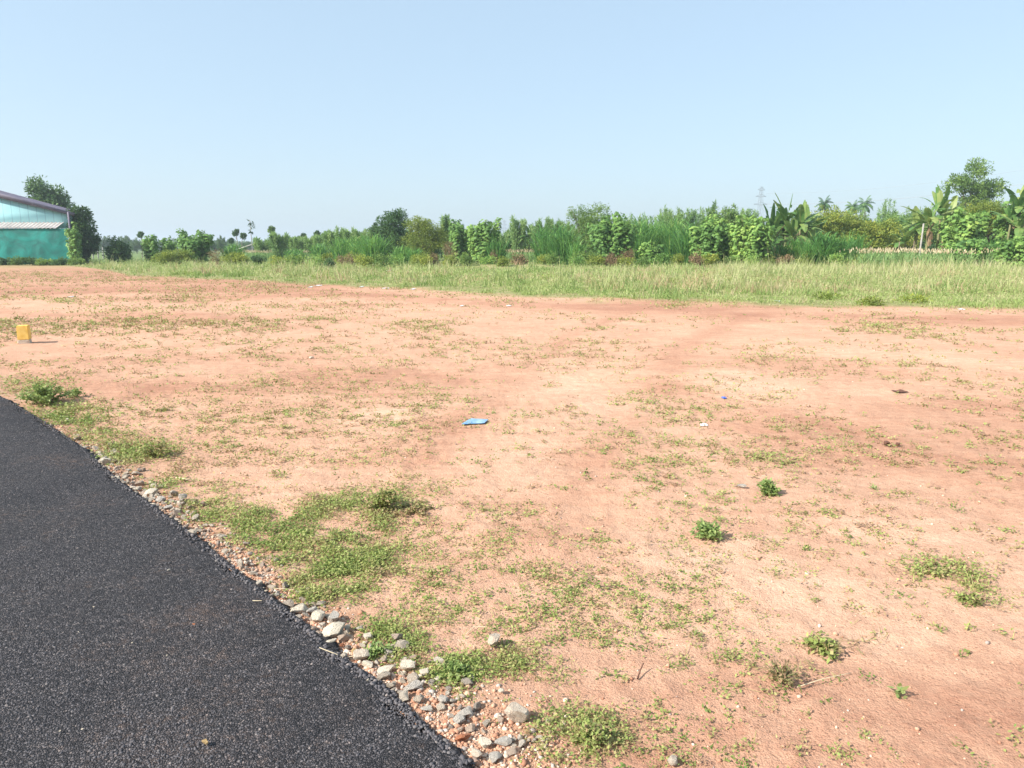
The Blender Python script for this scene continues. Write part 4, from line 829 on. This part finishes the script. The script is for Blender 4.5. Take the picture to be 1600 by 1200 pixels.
# mid-height fill between the shrubs
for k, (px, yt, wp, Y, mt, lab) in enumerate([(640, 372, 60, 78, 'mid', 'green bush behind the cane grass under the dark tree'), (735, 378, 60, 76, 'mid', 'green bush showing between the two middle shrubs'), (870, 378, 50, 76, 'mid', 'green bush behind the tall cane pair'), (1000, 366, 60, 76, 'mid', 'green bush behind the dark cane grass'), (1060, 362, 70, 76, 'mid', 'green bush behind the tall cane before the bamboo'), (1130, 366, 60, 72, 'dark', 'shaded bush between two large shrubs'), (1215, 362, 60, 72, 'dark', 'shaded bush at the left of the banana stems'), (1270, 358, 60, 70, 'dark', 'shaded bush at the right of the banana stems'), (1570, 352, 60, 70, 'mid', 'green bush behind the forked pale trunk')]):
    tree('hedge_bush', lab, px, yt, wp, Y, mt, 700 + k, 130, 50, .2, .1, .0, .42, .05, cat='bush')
rgb = np.random.default_rng(5)
for k in range(44):
    px = 500 + 1130 * (k + .5) / 44 + rgb.uniform(-8, 8); yt = np.interp(px, [500, 600, 780, 800, 840, 900, 1000, 1250, 1600], [372, 358, 354, 370, 358, 344, 334, 334, 326]) + rgb.uniform(-5, 7)
    if k % 3: feather('pale shrub in the continuous thicket behind the hedge', px, yt, 44, 92 + rgb.uniform(-3, 3), 900 + k, 2200, name='thicket_shrub', group='thicket behind the hedge')
    else: tree('thicket_bush', 'green bush in the continuous thicket behind the hedge', px, yt + 4, 52, 90, 'mid', 900 + k, 110, 44, .26, .13, .0, .5, .05, cat='bush', group='thicket behind the hedge')
for k in range(12):
    px = 408 + 17 * k + rgb.uniform(-5, 5); feather('pale shrub in the low row behind the left crop', px, 374 + rgb.uniform(-5, 6), 26, 96, 950 + k, 1600, name='thicket_shrub', group='low pale row on the left')
for k in range(34):
    px = 430 + 27.5 * k + rgb.uniform(-9, 9); mt = ['yellow', 'mid', 'castor', 'yellow', 'dry'][k % 5]
    tree('foot_weed', {'yellow': 'yellowish low weed at the foot of the hedge', 'mid': 'green low weed at the foot of the hedge', 'castor': 'bright leafy low weed at the foot of the hedge', 'dry': 'brown dry low weed at the foot of the hedge'}[mt], px, rgb.uniform(394, 403), rgb.uniform(16, 40), 59 - 3 * rgb.uniform(0, 1), mt, 1200 + k, 34, 36, .13, .065, 0, .28, .02, cat='weed', group='weeds at the foot of the hedge', nt_=5)
# low plants dotted through the front of the grass strip
for k, (px, py, wp, mt, lab) in enumerate([(1290, 468, 30, 'mid', 'low leafy weed in the grass edge, right of centre'), (1330, 446, 26, 'mid', 'low green weed in yellowish grass, middle right'), (1425, 474, 34, 'mid', 'green weed clump at the field edge on the right'), (1170, 440, 26, 'dark', 'low yellowish weed under the widest shrub'), (1100, 436, 22, 'dark', 'low weed in grass below the second large shrub'), (940, 438, 26, 'mid', 'weed in the grass below the airy tree'), (860, 436, 22, 'mid', 'small weed in grass before the dirt bank'), (580, 412, 30, 'mid', 'weed left of the little yellow post'), (688, 422, 30, 'mid', 'weed in grass left of the dirt bank'), (500, 436, 24, 'mid', 'weed at the field edge left of the litter'), (285, 430, 40, 'mid', 'leafy weed clump at the field edge on the left'), (1360, 478, 22, 'mid', 'bright little weed at the field edge'), (990, 420, 40, 'mid', 'weed clump at the foot of the brown dry weed'), (1050, 445, 20, 'mid', 'small weed in straw coloured grass, right of centre'), (1560, 430, 30, 'mid', 'weed in the yellow grass at the far right')]):
    x, y = map(float, at(px, py)); pk = pt(px, py - 7, y)
    rg = np.random.default_rng(800 + k); t_ = thing('low_weed', lab, 'weed', (x, y, hz(x, y)), 0, 'low weeds in the grass strip')
    r_ = wp * y / FPX / 2; g, C_ = crown(rg, [(0, 0, .08, r_ * 1.1, r_, .09), (r_ * .9, 0, .05, r_ * .8, r_ * .6, .05), (-r_ * .9, .1, .04, r_ * .7, r_ * .5, .05)], 40, .14, 16, .08, .03); g.V[0][:, 2] = np.maximum(g.V[0][:, 2], .0); limbs(rg, (0, 0, -.02), .1, C_, .008, 8).build('stems', M['stem'], t_); g.build('leaves', M['yellow'], t_)

# ---------------------------------------------------------------- single herbs on the open earth
def herb(name, label, px, py, wpx, hpx, seed, nst=14, per=22, L=.03, mat='herb', erect=1., a_=0):
    rg = np.random.default_rng(seed); x, y = map(float, at(px, py)); dep = y * cp + CAM_H * sp; r_ = wpx * dep / FPX / 2; hh = hpx * dep / FPX / math.cos(math.atan2(CAM_H, y))
    per = int(per * .7); hh = max(hh * (.85 if hpx / wpx > .5 and wpx < 80 else .6) - .35 * r_ * CAM_H / y, .02) * erect
    t_ = thing(name, label, 'plant', (x, y + r_ * .4, hz(x, y + r_ * .4))); sg = G(); g = G(); PP = []; DD = []
    for k in range(nst):
        a = rg.uniform(0, 6.28); f = rg.uniform(0, 1.15) ** .6; e = np.array([r_ * f * math.cos(a), r_ * f * math.sin(a), hh * (1.05 - .55 * f * f) * rg.uniform(.75, 1.05)])
        kk = np.linspace(0, 1, 5)[:, None]; P = e * kk * [1, 1, .0] + np.array([0, 0, 1]) * e[2] * kk ** .7; tube(sg, P, .0022 * (1.1 - .7 * kk[:, 0]), 4)
        q = rg.uniform(.25, 1, per); b_ = np.stack([e[0] * q, e[1] * q, e[2] * q ** .7], 1); PP.append(b_ + rg.normal(0, L * .35, b_.shape)); dd = rg.normal(0, 1, (per, 3)) * [1, 1, .5] + unit(e) * .6; DD.append(dd)
    P = np.concatenate(PP); D = np.concatenate(DD); P[:, 2] = np.maximum(P[:, 2], .003); n = len(P)
    leaves(g, P, D, rg.normal(0, .5, (n, 3)) + [0, 0, 1], L * rg.uniform(.6, 1.3, n), L * rg.uniform(.4, .65, n), rg.uniform(.15, .95, n) + a_ + .12)
    sg.build('stems', M['stem'], t_); g.build('leaves', M[mat], t_); return t_
herb('bushy_herb', 'bushy bright green herb mound beside the far end of the road', 62, 634, 76, 42, 1, 52, 56, .03, a_=.12)
herb('bushy_herb', 'small herb mound with a thin shadow right of the big mound', 118, 622, 26, 16, 2, 14, 26, .03, a_=.1)
herb('bushy_herb', 'pale leafy herb in the verge weeds by the upper rubble', 238, 716, 56, 30, 3, 24, 34, .026, 'weed', a_=0)
herb('bushy_herb', 'dense tangled green herb at the upper end of the big verge mat', 598, 803, 62, 36, 4, 46, 54, .020, 'weed', a_=-.1)
herb('dry_herb', 'brownish low weed right of the dense tangled verge herb', 650, 806, 60, 22, 5, 20, 30, .02, 'weed', a_=.25)
herb('round_herb', 'lone bright green rounded herb on the red earth', 1201, 775, 32, 24, 6, 30, 34, .026, a_=.1)
herb('sprawling_herb', 'sprawling green herb in the open, below and left of the rounded one', 1110, 843, 50, 28, 7, 26, 30, .026)
herb('sprawling_herb', 'small trailing weed left of the sprawling herb', 1095, 826, 22, 12, 17, 8, 16, .02)
herb('broad_leaf_weed', 'broad leafed weed with a yellowing leaf in the lower right', 1295, 1024, 66, 32, 8, 24, 26, .024, 'weed', a_=-.1)
herb('rosette_weed', 'tiny five leafed rosette alone on pale earth, lower right', 1407, 1093, 22, 15, 9, 7, 3, .028, a_=.0)
herb('leafy_weed', 'green weed with yellow leaves beside the rubble row', 708, 1066, 56, 26, 10, 28, 30, .02, a_=.05)
herb('leafy_weed', 'green weed hugging the rubble by the small red brick chip', 590, 1030, 36, 20, 12, 16, 24, .018)
herb('tiny_weed', 'tiny pale seedling with a dark shadow, right of the rounded herb', 1366, 766, 12, 10, 13, 6, 8, .018, a_=.3)
herb('leafy_weed', 'leafy weed patch on the right, lower of two', 1520, 948, 44, 20, 14, 20, 20, .02, 'weed', a_=-.05)
herb('leafy_weed', 'leafy weed patch on the right, upper of two', 1470, 900, 56, 22, 15, 20, 20, .02, 'weed')
herb('leafy_weed', 'weed at the bottom edge left of centre', 930, 1170, 60, 34, 16, 26, 26, .016, 'weed', a_=-.1)
herb('dry_herb', 'grey dry weed with straw stalks, lower right of centre', 1225, 1075, 66, 40, 18, 30, 12, .016, 'weed', a_=.35)
herb('tiny_weed', 'small herb on the asphalt side of the upper rubble', 98, 712, 12, 7, 19, 6, 10, .02, 'weed')

# ---------------------------------------------------------------- shed
m, t, o, N, Lk = nodes('cyan painted sheet'); pos = N('TexCoord').outputs['Object']; n_ = noise(N, Lk, .5, 6, .7, pos)
wv_ = N('TexWave', Scale=.42, Distortion=.3); Lk(pos, wv_.inputs['Vector'])
c_ = mix(N, Lk, 1., ramp(N, Lk, n_.outputs[0], [(.3, (.40, .76, .77)), (.7, (.52, .86, .86))]), ramp(N, Lk, wv_.outputs[0], [(0, (.72, .76, .78)), (.04, (1, 1, 1))]), 'MULTIPLY')
p = N('BsdfPrincipled', Roughness=.6); Lk(c_, p.inputs['Base Color']); Lk(p.outputs[0], o.inputs[0]); M['cyan'] = m
M['fascia'] = plain('weathered roof sheet', (.10, .09, .13), (.17, .15, .19), 1.5, .7)
M['awning'] = plain('bleached corrugated sheet', (.42, .38, .35), (.62, .57, .52), 1.8, .7)
m, t, o, N, Lk = nodes('green shade net'); pos = N('NewGeometry').outputs['Position']; n_ = noise(N, Lk, .6, 6, .6, pos, 1.5); n2_ = noise(N, Lk, 120, 2, .5, pos)
c_ = ramp(N, Lk, n_.outputs[0], [(.3, (.0, .10, .085)), (.5, (.0, .17, .14)), (.7, (.0, .25, .21))])
p = N('BsdfPrincipled', Roughness=.7); Lk(c_, p.inputs['Base Color']); b = N('Bump', Strength=.5, Distance=.05); Lk(n_.outputs[0], b.inputs['Height']); Lk(b.outputs[0], p.inputs['Normal']); Lk(p.outputs[0], o.inputs[0]); M['net'] = m
Yc = 72.0; pc = pt(109, 333, Yc); ang = R(5)
sh = thing('shed', 'long shed with cyan gable wall, dark roof edge and green netting below', 'shed', (pc.x, Yc, 0), ang)
# local axes: -x along the facade away from the corner, -y towards the camera
hc = pc.z; W_ = 22.0; rise = math.tan(R(15.5)); ridge = hc + W_ / 2 * rise; DEP = 3.2
zA = pt(60, 348.5, Yc - 1.8).z; zB = pt(60, 356, Yc - 1.8).z
V = [(0, 0, zB), (0, 0, hc), (-W_ / 2, 0, ridge), (-W_, 0, hc), (-W_, 0, zB)]; V2 = [(x_, .12, z_) for x_, _, z_ in V]
g = G(); g.add(V + V2, [np.array([[0, 1, 2, 3, 4]])[:, ::-1], np.array([[5, 6, 7, 8, 9]]), np.array([[0, 1, 6, 5], [1, 2, 7, 6], [2, 3, 8, 7], [3, 4, 9, 8], [4, 0, 5, 9]])]); g.build('gable_wall', M['cyan'], sh)
g = G(); box(g, (-.06, DEP / 2, hc / 2 - .1), (.12, DEP - .3, hc - .3)); g.build('side_wall', M['cyan'], sh)
g = G()
for s_ in (-1, 1):                                                      # corrugated roof slopes with thick verge
    n = 240; k = np.linspace(-.3, DEP, n); zz = .03 * np.sin(k * 18)
    for lo, hi in ((0, .10),):
        x0, z0, x1, z1 = ((.45, hc - .45 * rise + .1), (-W_ / 2, ridge + .1), 0, 0)[0] + ((-W_ / 2, ridge + .1)) if s_ == 1 else (-W_ - .45, hc - .45 * rise + .1, -W_ / 2, ridge + .1)
        Va = np.concatenate([np.stack([np.full(n, x0), k, z0 + zz], 1), np.stack([np.full(n, x1), k, z1 + zz], 1)])
        i_ = np.arange(n - 1); g.add(Va, np.stack([i_, i_ + 1, n + i_ + 1, n + i_], 1))
        g.add(Va - [0, 0, .06], np.stack([i_, i_ + 1, n + i_ + 1, n + i_], 1)[:, ::-1])
g.build('roof', M['fascia'], sh)
g = G()
for xa, za, xb, zb in ((.5, hc - .5 * rise - .28, -W_ / 2, ridge - .28), (-W_ - .5, hc - .5 * rise - .28, -W_ / 2, ridge - .28)):
    hh = .42; t0 = .55
    q = [(xa, -.35, za + .15), (xb, -.35, zb - t0 + .4), (xb, -.35, zb + hh), (xa, -.35, za + hh)]; q2 = [(a, -.27, c) for a, _, c in q]
    g.add(q + q2, np.array([[0, 1, 2, 3], [7, 6, 5, 4], [0, 4, 5, 1], [1, 5, 6, 2], [2, 6, 7, 3], [3, 7, 4, 0]]))
g.build('verge_board', M['fascia'], sh)
g = G(); box(g, (.02, -.3, hc / 2 + .2), (.16, .16, hc - .2)); g.build('corner_post', M['fascia'], sh)
n = 700; k = np.linspace(-W_, -.6, n); zz = .045 * np.sin(k * 2 * np.pi / .36); g = G()
Va = np.concatenate([np.stack([k, np.full(n, -.02), zA + .12 + zz], 1), np.stack([k, np.full(n, -1.5), zB + zz], 1)]); i_ = np.arange(n - 1); g.add(Va, np.stack([i_, n + i_, n + i_ + 1, i_ + 1], 1)); g.add(Va - [0, 0, .03], np.stack([i_, n + i_, n + i_ + 1, i_ + 1], 1)[:, ::-1]); g.build('awning', M['awning'], sh)
nx, nz = 260, 26; xx = np.linspace(-W_, .25, nx); zz = np.linspace(0, zB - .1, nz); XX, ZZ = np.meshgrid(xx, zz, indexing='ij')
sag = .07 * (fbm(XX * .5, ZZ * .6, 5) - .5) * 2 + .012 * np.sin(XX * 4 + 2 * vn(XX, ZZ, 3)) ; bil = .10 * np.sin(ZZ / zB * 3.1) * vn(XX * .4, ZZ * 0, 9)
YY = -1.35 + sag - bil; V = np.stack([XX, YY, ZZ + .04], -1).reshape(-1, 3); i_ = np.arange(nx - 1)[:, None] * nz; j_ = np.arange(nz - 1)[None]; F = np.stack([i_ + j_, i_ + nz + j_, i_ + nz + j_ + 1, i_ + j_ + 1], -1).reshape(-1, 4)
mesh('shade_net', V, F, M['net'], sh, True)

# ---------------------------------------------------------------- marker stones, posts, litter
M['yellow_paint'] = plain('yellow paint', (.8, .5, .1), (.9, .62, .18), 14, .7, .004, 60); M['concrete'] = plain('concrete', (.5, .4, .3), (.68, .58, .46), 12, .9, .004, 60)
M['pole'] = plain('grey concrete pole', (.27, .25, .23), (.4, .37, .33), 4, .85); M['metal'] = plain('grey steel', (.22, .23, .25), (.3, .31, .33), 2, .6)
def marker(label, px, py, w_, h_, rz, name='marker_stone'):
    x, y = map(float, at(px, py)); y += w_ / 2; t_ = thing(name, label, 'marker', (x, y, hz(x, y) - .02), rz)
    def blk(z0, z1, s0, s1, mt, nm):
        bm = bmesh.new(); bmesh.ops.create_cube(bm, size=1); bmesh.ops.subdivide_edges(bm, edges=bm.edges[:], cuts=3, use_grid_fill=True)
        rg = np.random.default_rng(3)
        for v in bm.verts:
            f = v.co.z + .5; s_ = s0 + (s1 - s0) * f; v.co.x *= s_; v.co.y *= s_; v.co.z = z0 + (z1 - z0) * f; v.co += Vector(rg.normal(0, .001, 3))
        bmesh.ops.bevel(bm, geom=[e for e in bm.edges if e.calc_face_angle(0) > .8], offset=.008, segments=2, affect='EDGES')
        me = bpy.data.meshes.new(nm); bm.to_mesh(me); bm.free(); me.materials.append(M[mt]); o_ = bpy.data.objects.new(nm, me); link(o_, t_)
    blk(0, h_ * .27, w_, w_ * .985, 'concrete', 'base'); blk(h_ * .27 + .001, h_, w_ * 1.0, w_ * .93, 'yellow_paint', 'painted_top'); return t_
marker('yellow painted square plot marker stone on the left of the field', 34, 536, .165, .31, .35)
marker('tiny yellow marker post in the grass under the sprawling cane grass', 598, 417, .28, .5, .2)
def pole(name, label, px, y0, y1, Y, r, lean=0, cat='pole', mat='pole', extra=None):
    p1 = pt(px, y0, Y); t_ = thing(name, label, cat, (p1.x, Y, hz(p1.x, Y))); g = G(); H = p1.z; tube(g, np.array([[0, 0, -.1], [lean / 2, 0, H / 2], [lean, 0, H]]), [r, r * .85, r * .7], 8); g.build('shaft', M[mat], t_, True)
    if extra: extra(t_, H)
    return t_
def arm(t_, H): g = G(); box(g, (.0, 0, H - .12), (.5, .06, .06)); g.build('crossarm', M['metal'], t_)
pole('concrete_pole', 'short pale concrete pole left of the tall banana plant', 1441, 349, 388, 61, .09, .12)
def mastx(t_, H):
    g = G(); rg = np.random.default_rng(5)
    for z_ in (.72, .84, .95): leaves(g, np.tile([[0, 0, H * z_]], (14, 1)) + rg.normal(0, .12, (14, 3)), rg.normal(0, 1, (14, 3)) - [0, 0, 1], rg.normal(0, 1, (14, 3)), .5, .16, rg.uniform(0, .3, 14))
    g.build('dry_sprigs', M['dark'], t_)
pole('thin_pole', 'tall thin pole with dark scraps standing behind the left grass', 392, 343, 392, 100, .06, -.15, extra=mastx)
for k, (px, yt, lab) in enumerate([(1405, 378, 'short wooden stake left of the concrete pole'), (1428, 376, 'short wooden stake just beside the concrete pole')]): pole('fence_stake', lab, px, yt, 388, 62, .05, .03, 'stake', 'bark')
for k, px in enumerate((144, 152, 160)): pole('fence_stake', 'pale post, ' + ['left', 'middle', 'right'][k] + ' of three, in the distance right of the shed tree', px, 388 - 2, 392, 110, .09, .0, 'stake', 'pole')
# hut
x, y, z, H = place(387, 381, 118); ht = thing('hut', 'little hut with a slanted pale roof behind the left grass', 'hut', (x, y, z), .3)
g = G(); box(g, (0, 0, H * .35), (2.6, 2.4, H * .7)); g.build('wall', M['pole'], ht)
g = G(); g.add([(-1.7, -1.6, H * .55), (1.2, -1.6, H), (1.2, 1.6, H), (-1.7, 1.6, H * .55), (-1.7, -1.6, H * .62), (1.2, -1.6, H * 1.07), (1.2, 1.6, H * 1.07), (-1.7, 1.6, H * .62), (1.9, -1.6, H * .6), (1.9, 1.6, H * .6)], np.array([[0, 1, 2, 3], [7, 6, 5, 4], [0, 4, 5, 1], [2, 6, 7, 3], [3, 7, 4, 0], [1, 5, 6, 2], [5, 8, 9, 6]])); g.build('roof', M['awning'], ht)
# pylons and wires
def pylon(label, x, y, H, w0, group=None):
    t_ = thing('pylon', label, 'pylon', (x, y, 0), .3, group); g = G(); lv = np.linspace(0, 1, 9); 
    def P(f, sx, sy): ww = w0 * (1 - f) ** 1.3 / 2 + .45; return np.array([sx * ww, sy * ww, H * f])
    for sx in (-1, 1):
        for sy in (-1, 1): tube(g, np.array([P(f, sx, sy) for f in lv]), .05, 4, cap=False)
    for a, b_ in zip(lv[:-1], lv[1:]):
        for (s1, s2) in (((-1, -1), (1, -1)), ((1, -1), (1, 1)), ((1, 1), (-1, 1)), ((-1, 1), (-1, -1))):
            tube(g, np.array([P(a, *s1), P(b_, *s2)]), .022, 3, cap=False); tube(g, np.array([P(a, *s2), P(b_, *s1)]), .022, 3, cap=False)
    g.build('tower', M['metal'], t_)
    for f in (.72, .84, .94):
        g = G(); ll = 3.4 - 1.5 * (f - .72) * 5
        for s_ in (-1, 1): tube(g, np.array([[0, .4, H * f], [s_ * ll, 0, H * f + .2]]), .09, 4); tube(g, np.array([[0, -.4, H * f + 1.1], [s_ * ll, 0, H * f + .2]]), .07, 4)
        g.build('crossarm', M['metal'], t_)
    return t_
pA = pt(1190, 291, 330); pylon('lattice pylon showing left of the banana clump', pA.x, 330, pA.z, 3.2)
pB = pt(788, 344, 640); pylon('faint far lattice pylon above the gap in the hedge', pB.x, 640, pB.z, 4)
M['wire'] = plain('aluminium wire', (.3, .32, .35), (.35, .36, .4), 1, .5)
pC = (185., 215., 33.)
pylon('lattice pylon outside the right edge carrying the wires', pC[0], pC[1], 34, 6)
for k, (za, zb, ya, lab) in enumerate([(pA.z - 3, 30.6, 0, 'upper overhead wire crossing the sky at the right'), (pA.z - 7.5, 26.2, 2, 'lower overhead wire crossing the sky at the right'), (pA.z - 7.5, 26.2, -2, 'lower overhead wire, far one of the two lower wires')]):
    kk = np.linspace(0, 1, 60)[:, None]; A_ = np.array([pA.x + 2, 330 + ya, za]); B_ = np.array([pC[0], pC[1] + ya, zb]); P = A_ * (1 - kk) + B_ * kk - np.array([0, 0, 1]) * 4 * kk * (1 - kk) * 3.5
    g = G(); tube(g, P, .035, 5, cap=False); tag(g.build('overhead_wire', M['wire']), lab, 'wire')
# litter
M['blue'] = plain('blue plastic', (.1, .25, .44), (.4, .55, .68), 9, .35, .004, 30, .5); M['white'] = plain('white plastic', (.65, .66, .66), (.85, .85, .84), 10, .5); M['navy'] = plain('blue wrapper', (.05, .1, .4), (.1, .18, .55), 20, .4)
M['straw'] = plain('straw', (.6, .48, .3), (.75, .62, .42), 10, .8)
def scrap(name, label, px, py, wpx, dpx, hh, mat, seed, cat='litter', group=None):
    if group: wpx *= .75; hh *= .6
    rg = np.random.default_rng(seed); x, y = map(float, at(px, py)); dep = y * cp + CAM_H * sp; a = wpx * dep / FPX / 2; b_ = dpx * dep * dep / FPX / CAM_H / 2
    n = 12; u_, v_ = np.meshgrid(np.linspace(-1, 1, n), np.linspace(-1, 1, n), indexing='ij'); z_ = hh * (.25 + vn(u_ * 2 + seed, v_ * 2, seed) * 1.0) + hh * .5 * (u_ > .3) * (1 - v_) * .4
    z_ = z_ * np.clip(1.25 - np.maximum(abs(u_), abs(v_)), .25, 1)
    V = np.stack([u_ * a * (1 - .10 * v_) + .3 * a * v_ * np.sin(seed), v_ * b_ * (1 - .22 * u_), z_ + .004], -1).reshape(-1, 3)
    i_ = np.arange(n - 1)[:, None] * n; j_ = np.arange(n - 1)[None]; F = np.stack([i_ + j_, i_ + n + j_, i_ + n + j_ + 1, i_ + j_ + 1], -1).reshape(-1, 4); m_ = len(V)
    V = np.concatenate([V, V - [0, 0, .003]]); o_ = mesh(name, V, np.concatenate([F, F[:, ::-1] + m_]), M[mat]); o_.location = (x, y, hz(x, y) + .004); return tag(o_, label, cat, group)
scrap('plastic_bag', 'crumpled flat blue plastic bag on the bare earth in mid field', 744, 661, 32, 8, .012, 'blue', 2)
scrap('paper_scrap', 'white paper flake on red earth right of the middle', 1100, 664, 11, 2.5, .02, 'white', 3)
scrap('wrapper', 'small dark blue wrapper beyond the white flake', 1131, 624, 6, 2, .015, 'navy', 4)
scrap('rag', 'crumpled reddish brown scrap on pale earth at the right', 1406, 615, 16, 3, .022, 'brown', 5)
for k, (px, py, w_, lab) in enumerate([(498, 446, 12, 'pale litter at the field edge, leftmost of the row'), (486, 448, 7, 'tiny white litter speck left end of the field edge'), (566, 448, 6, 'white litter speck at the field edge below the sprawling cane'), (603, 450, 14, 'flat pale litter strip at the field edge'), (646, 452, 8, 'bright white litter piece at the field edge'), (612, 423, 12, 'white litter by the tiny yellow marker post'), (1503, 484, 8, 'white litter piece at the far right field edge'), (795, 478, 9, 'pale scrap on bare earth just before the grass'), (113, 465, 7, 'white speck of litter on the far left earth'), (1215, 471, 10, 'pale litter at the grass edge right of centre'), (722, 478, 7, 'pale scrap left of the other one before the grass')]): scrap('litter_scrap', lab, px, py, w_, 1.2, .03, 'white', 10 + k, group='white litter scraps at the field edge')
def twig(label, pts, r, mat='straw', name='straw_stalk'):
    P = []
    for px, py, dz in pts: x, y = map(float, at(px, py)); P.append((x, y, max(hz(x, y), .045 if side(np.array([x]), np.array([y]))[0] < 0 else -1) + dz))
    P = np.array(P); k = np.linspace(0, 1, 9); q = np.stack([np.interp(k, np.linspace(0, 1, len(P)), P[:, i_]) for i_ in range(3)], 1); g = G(); tube(g, q, r * np.linspace(1, .6, 9), 5); tag(g.build(name, M[mat]), label, 'twig')
twig('long pale straw stalk lying across the asphalt edge', [(500, 1034, .012), (540, 1036, .02), (575, 1034, .03)], .0022)
twig('pale curved straw on earth left of the blocky tan stone', [(728, 995, .006), (742, 984, .012), (762, 984, .006)], .0018)
twig('short pale straw lying on the asphalt', [(396, 957, .008), (411, 957, .008)], .002)
twig('pale stalk pointing out of the weeds over the rubble', [(428, 929, .02), (462, 930, .02)], .0018)
twig('dark slanted twig standing in the red earth near the bottom', [(996, 1064, .005), (1000, 1056, .02), (1005, 1050, .032)], .0035, 'brown', 'twig')
twig('thin dry twig on earth beside the upper rubble', [(275, 747, .01), (292, 751, .02), (304, 749, .01)], .004)
twig('thin straw with a bent end near the lower right weed', [(1245, 1080, .01), (1285, 1070, .02), (1330, 1055, .006)], .002)
def chip(label, px, py, wpx, mat, k):
    x, y = map(float, at(px, py)); dep = y * cp + CAM_H * sp; o_ = stone(x, y, wpx * dep / FPX / 2, k, k, label, 'stone chips lying on the asphalt', mat, 0); o_.location.z = .052; return o_
for k, (px, py, w_, mt, lab) in enumerate([(322, 1186, 14, 'st_yel', 'ochre stone on the asphalt near the bottom'), (575, 1085, 6, 'st_cream', 'pink white chip on the asphalt near the rubble'), (125, 1007, 4, 'st_cream', 'white speck chip on the asphalt, left side'), (148, 967, 4, 'st_cream', 'white chip on the asphalt, nearest the middle left'), (263, 1045, 4, 'st_cream', 'pale chip in the middle of the asphalt'), (209, 1025, 4, 'st_cream', 'tiny pale chip left of the middle one'), (265, 908, 6, 'st_grey', 'grey chip on the asphalt near the bare edge'), (131, 1164, 5, 'st_cream', 'white chip at the bottom of the asphalt'), (96, 1167, 5, 'st_cream', 'white chip at the bottom left of the asphalt'), (305, 995, 6, 'st_brick', 'brown chip on the asphalt below the bare edge')]): chip(lab, px, py, w_, mt, k)

# ---------------------------------------------------------------- haze
g = G(); box(g, (0, 1000, 22), (7000, 7000, 48))
hzo = g.build('haze', None); m, t, o, N, Lk = nodes('haze air'); v = N('VolumePrincipled'); v.inputs['Density'].default_value = .0006; v.inputs['Color'].default_value = (.82, .92, 1, 1); v.inputs['Anisotropy'].default_value = .2; Lk(v.outputs[0], o.inputs['Volume'])
hzo.data.materials.append(m); tag(hzo, 'thin pale haze over the fields', 'haze', kind='stuff')
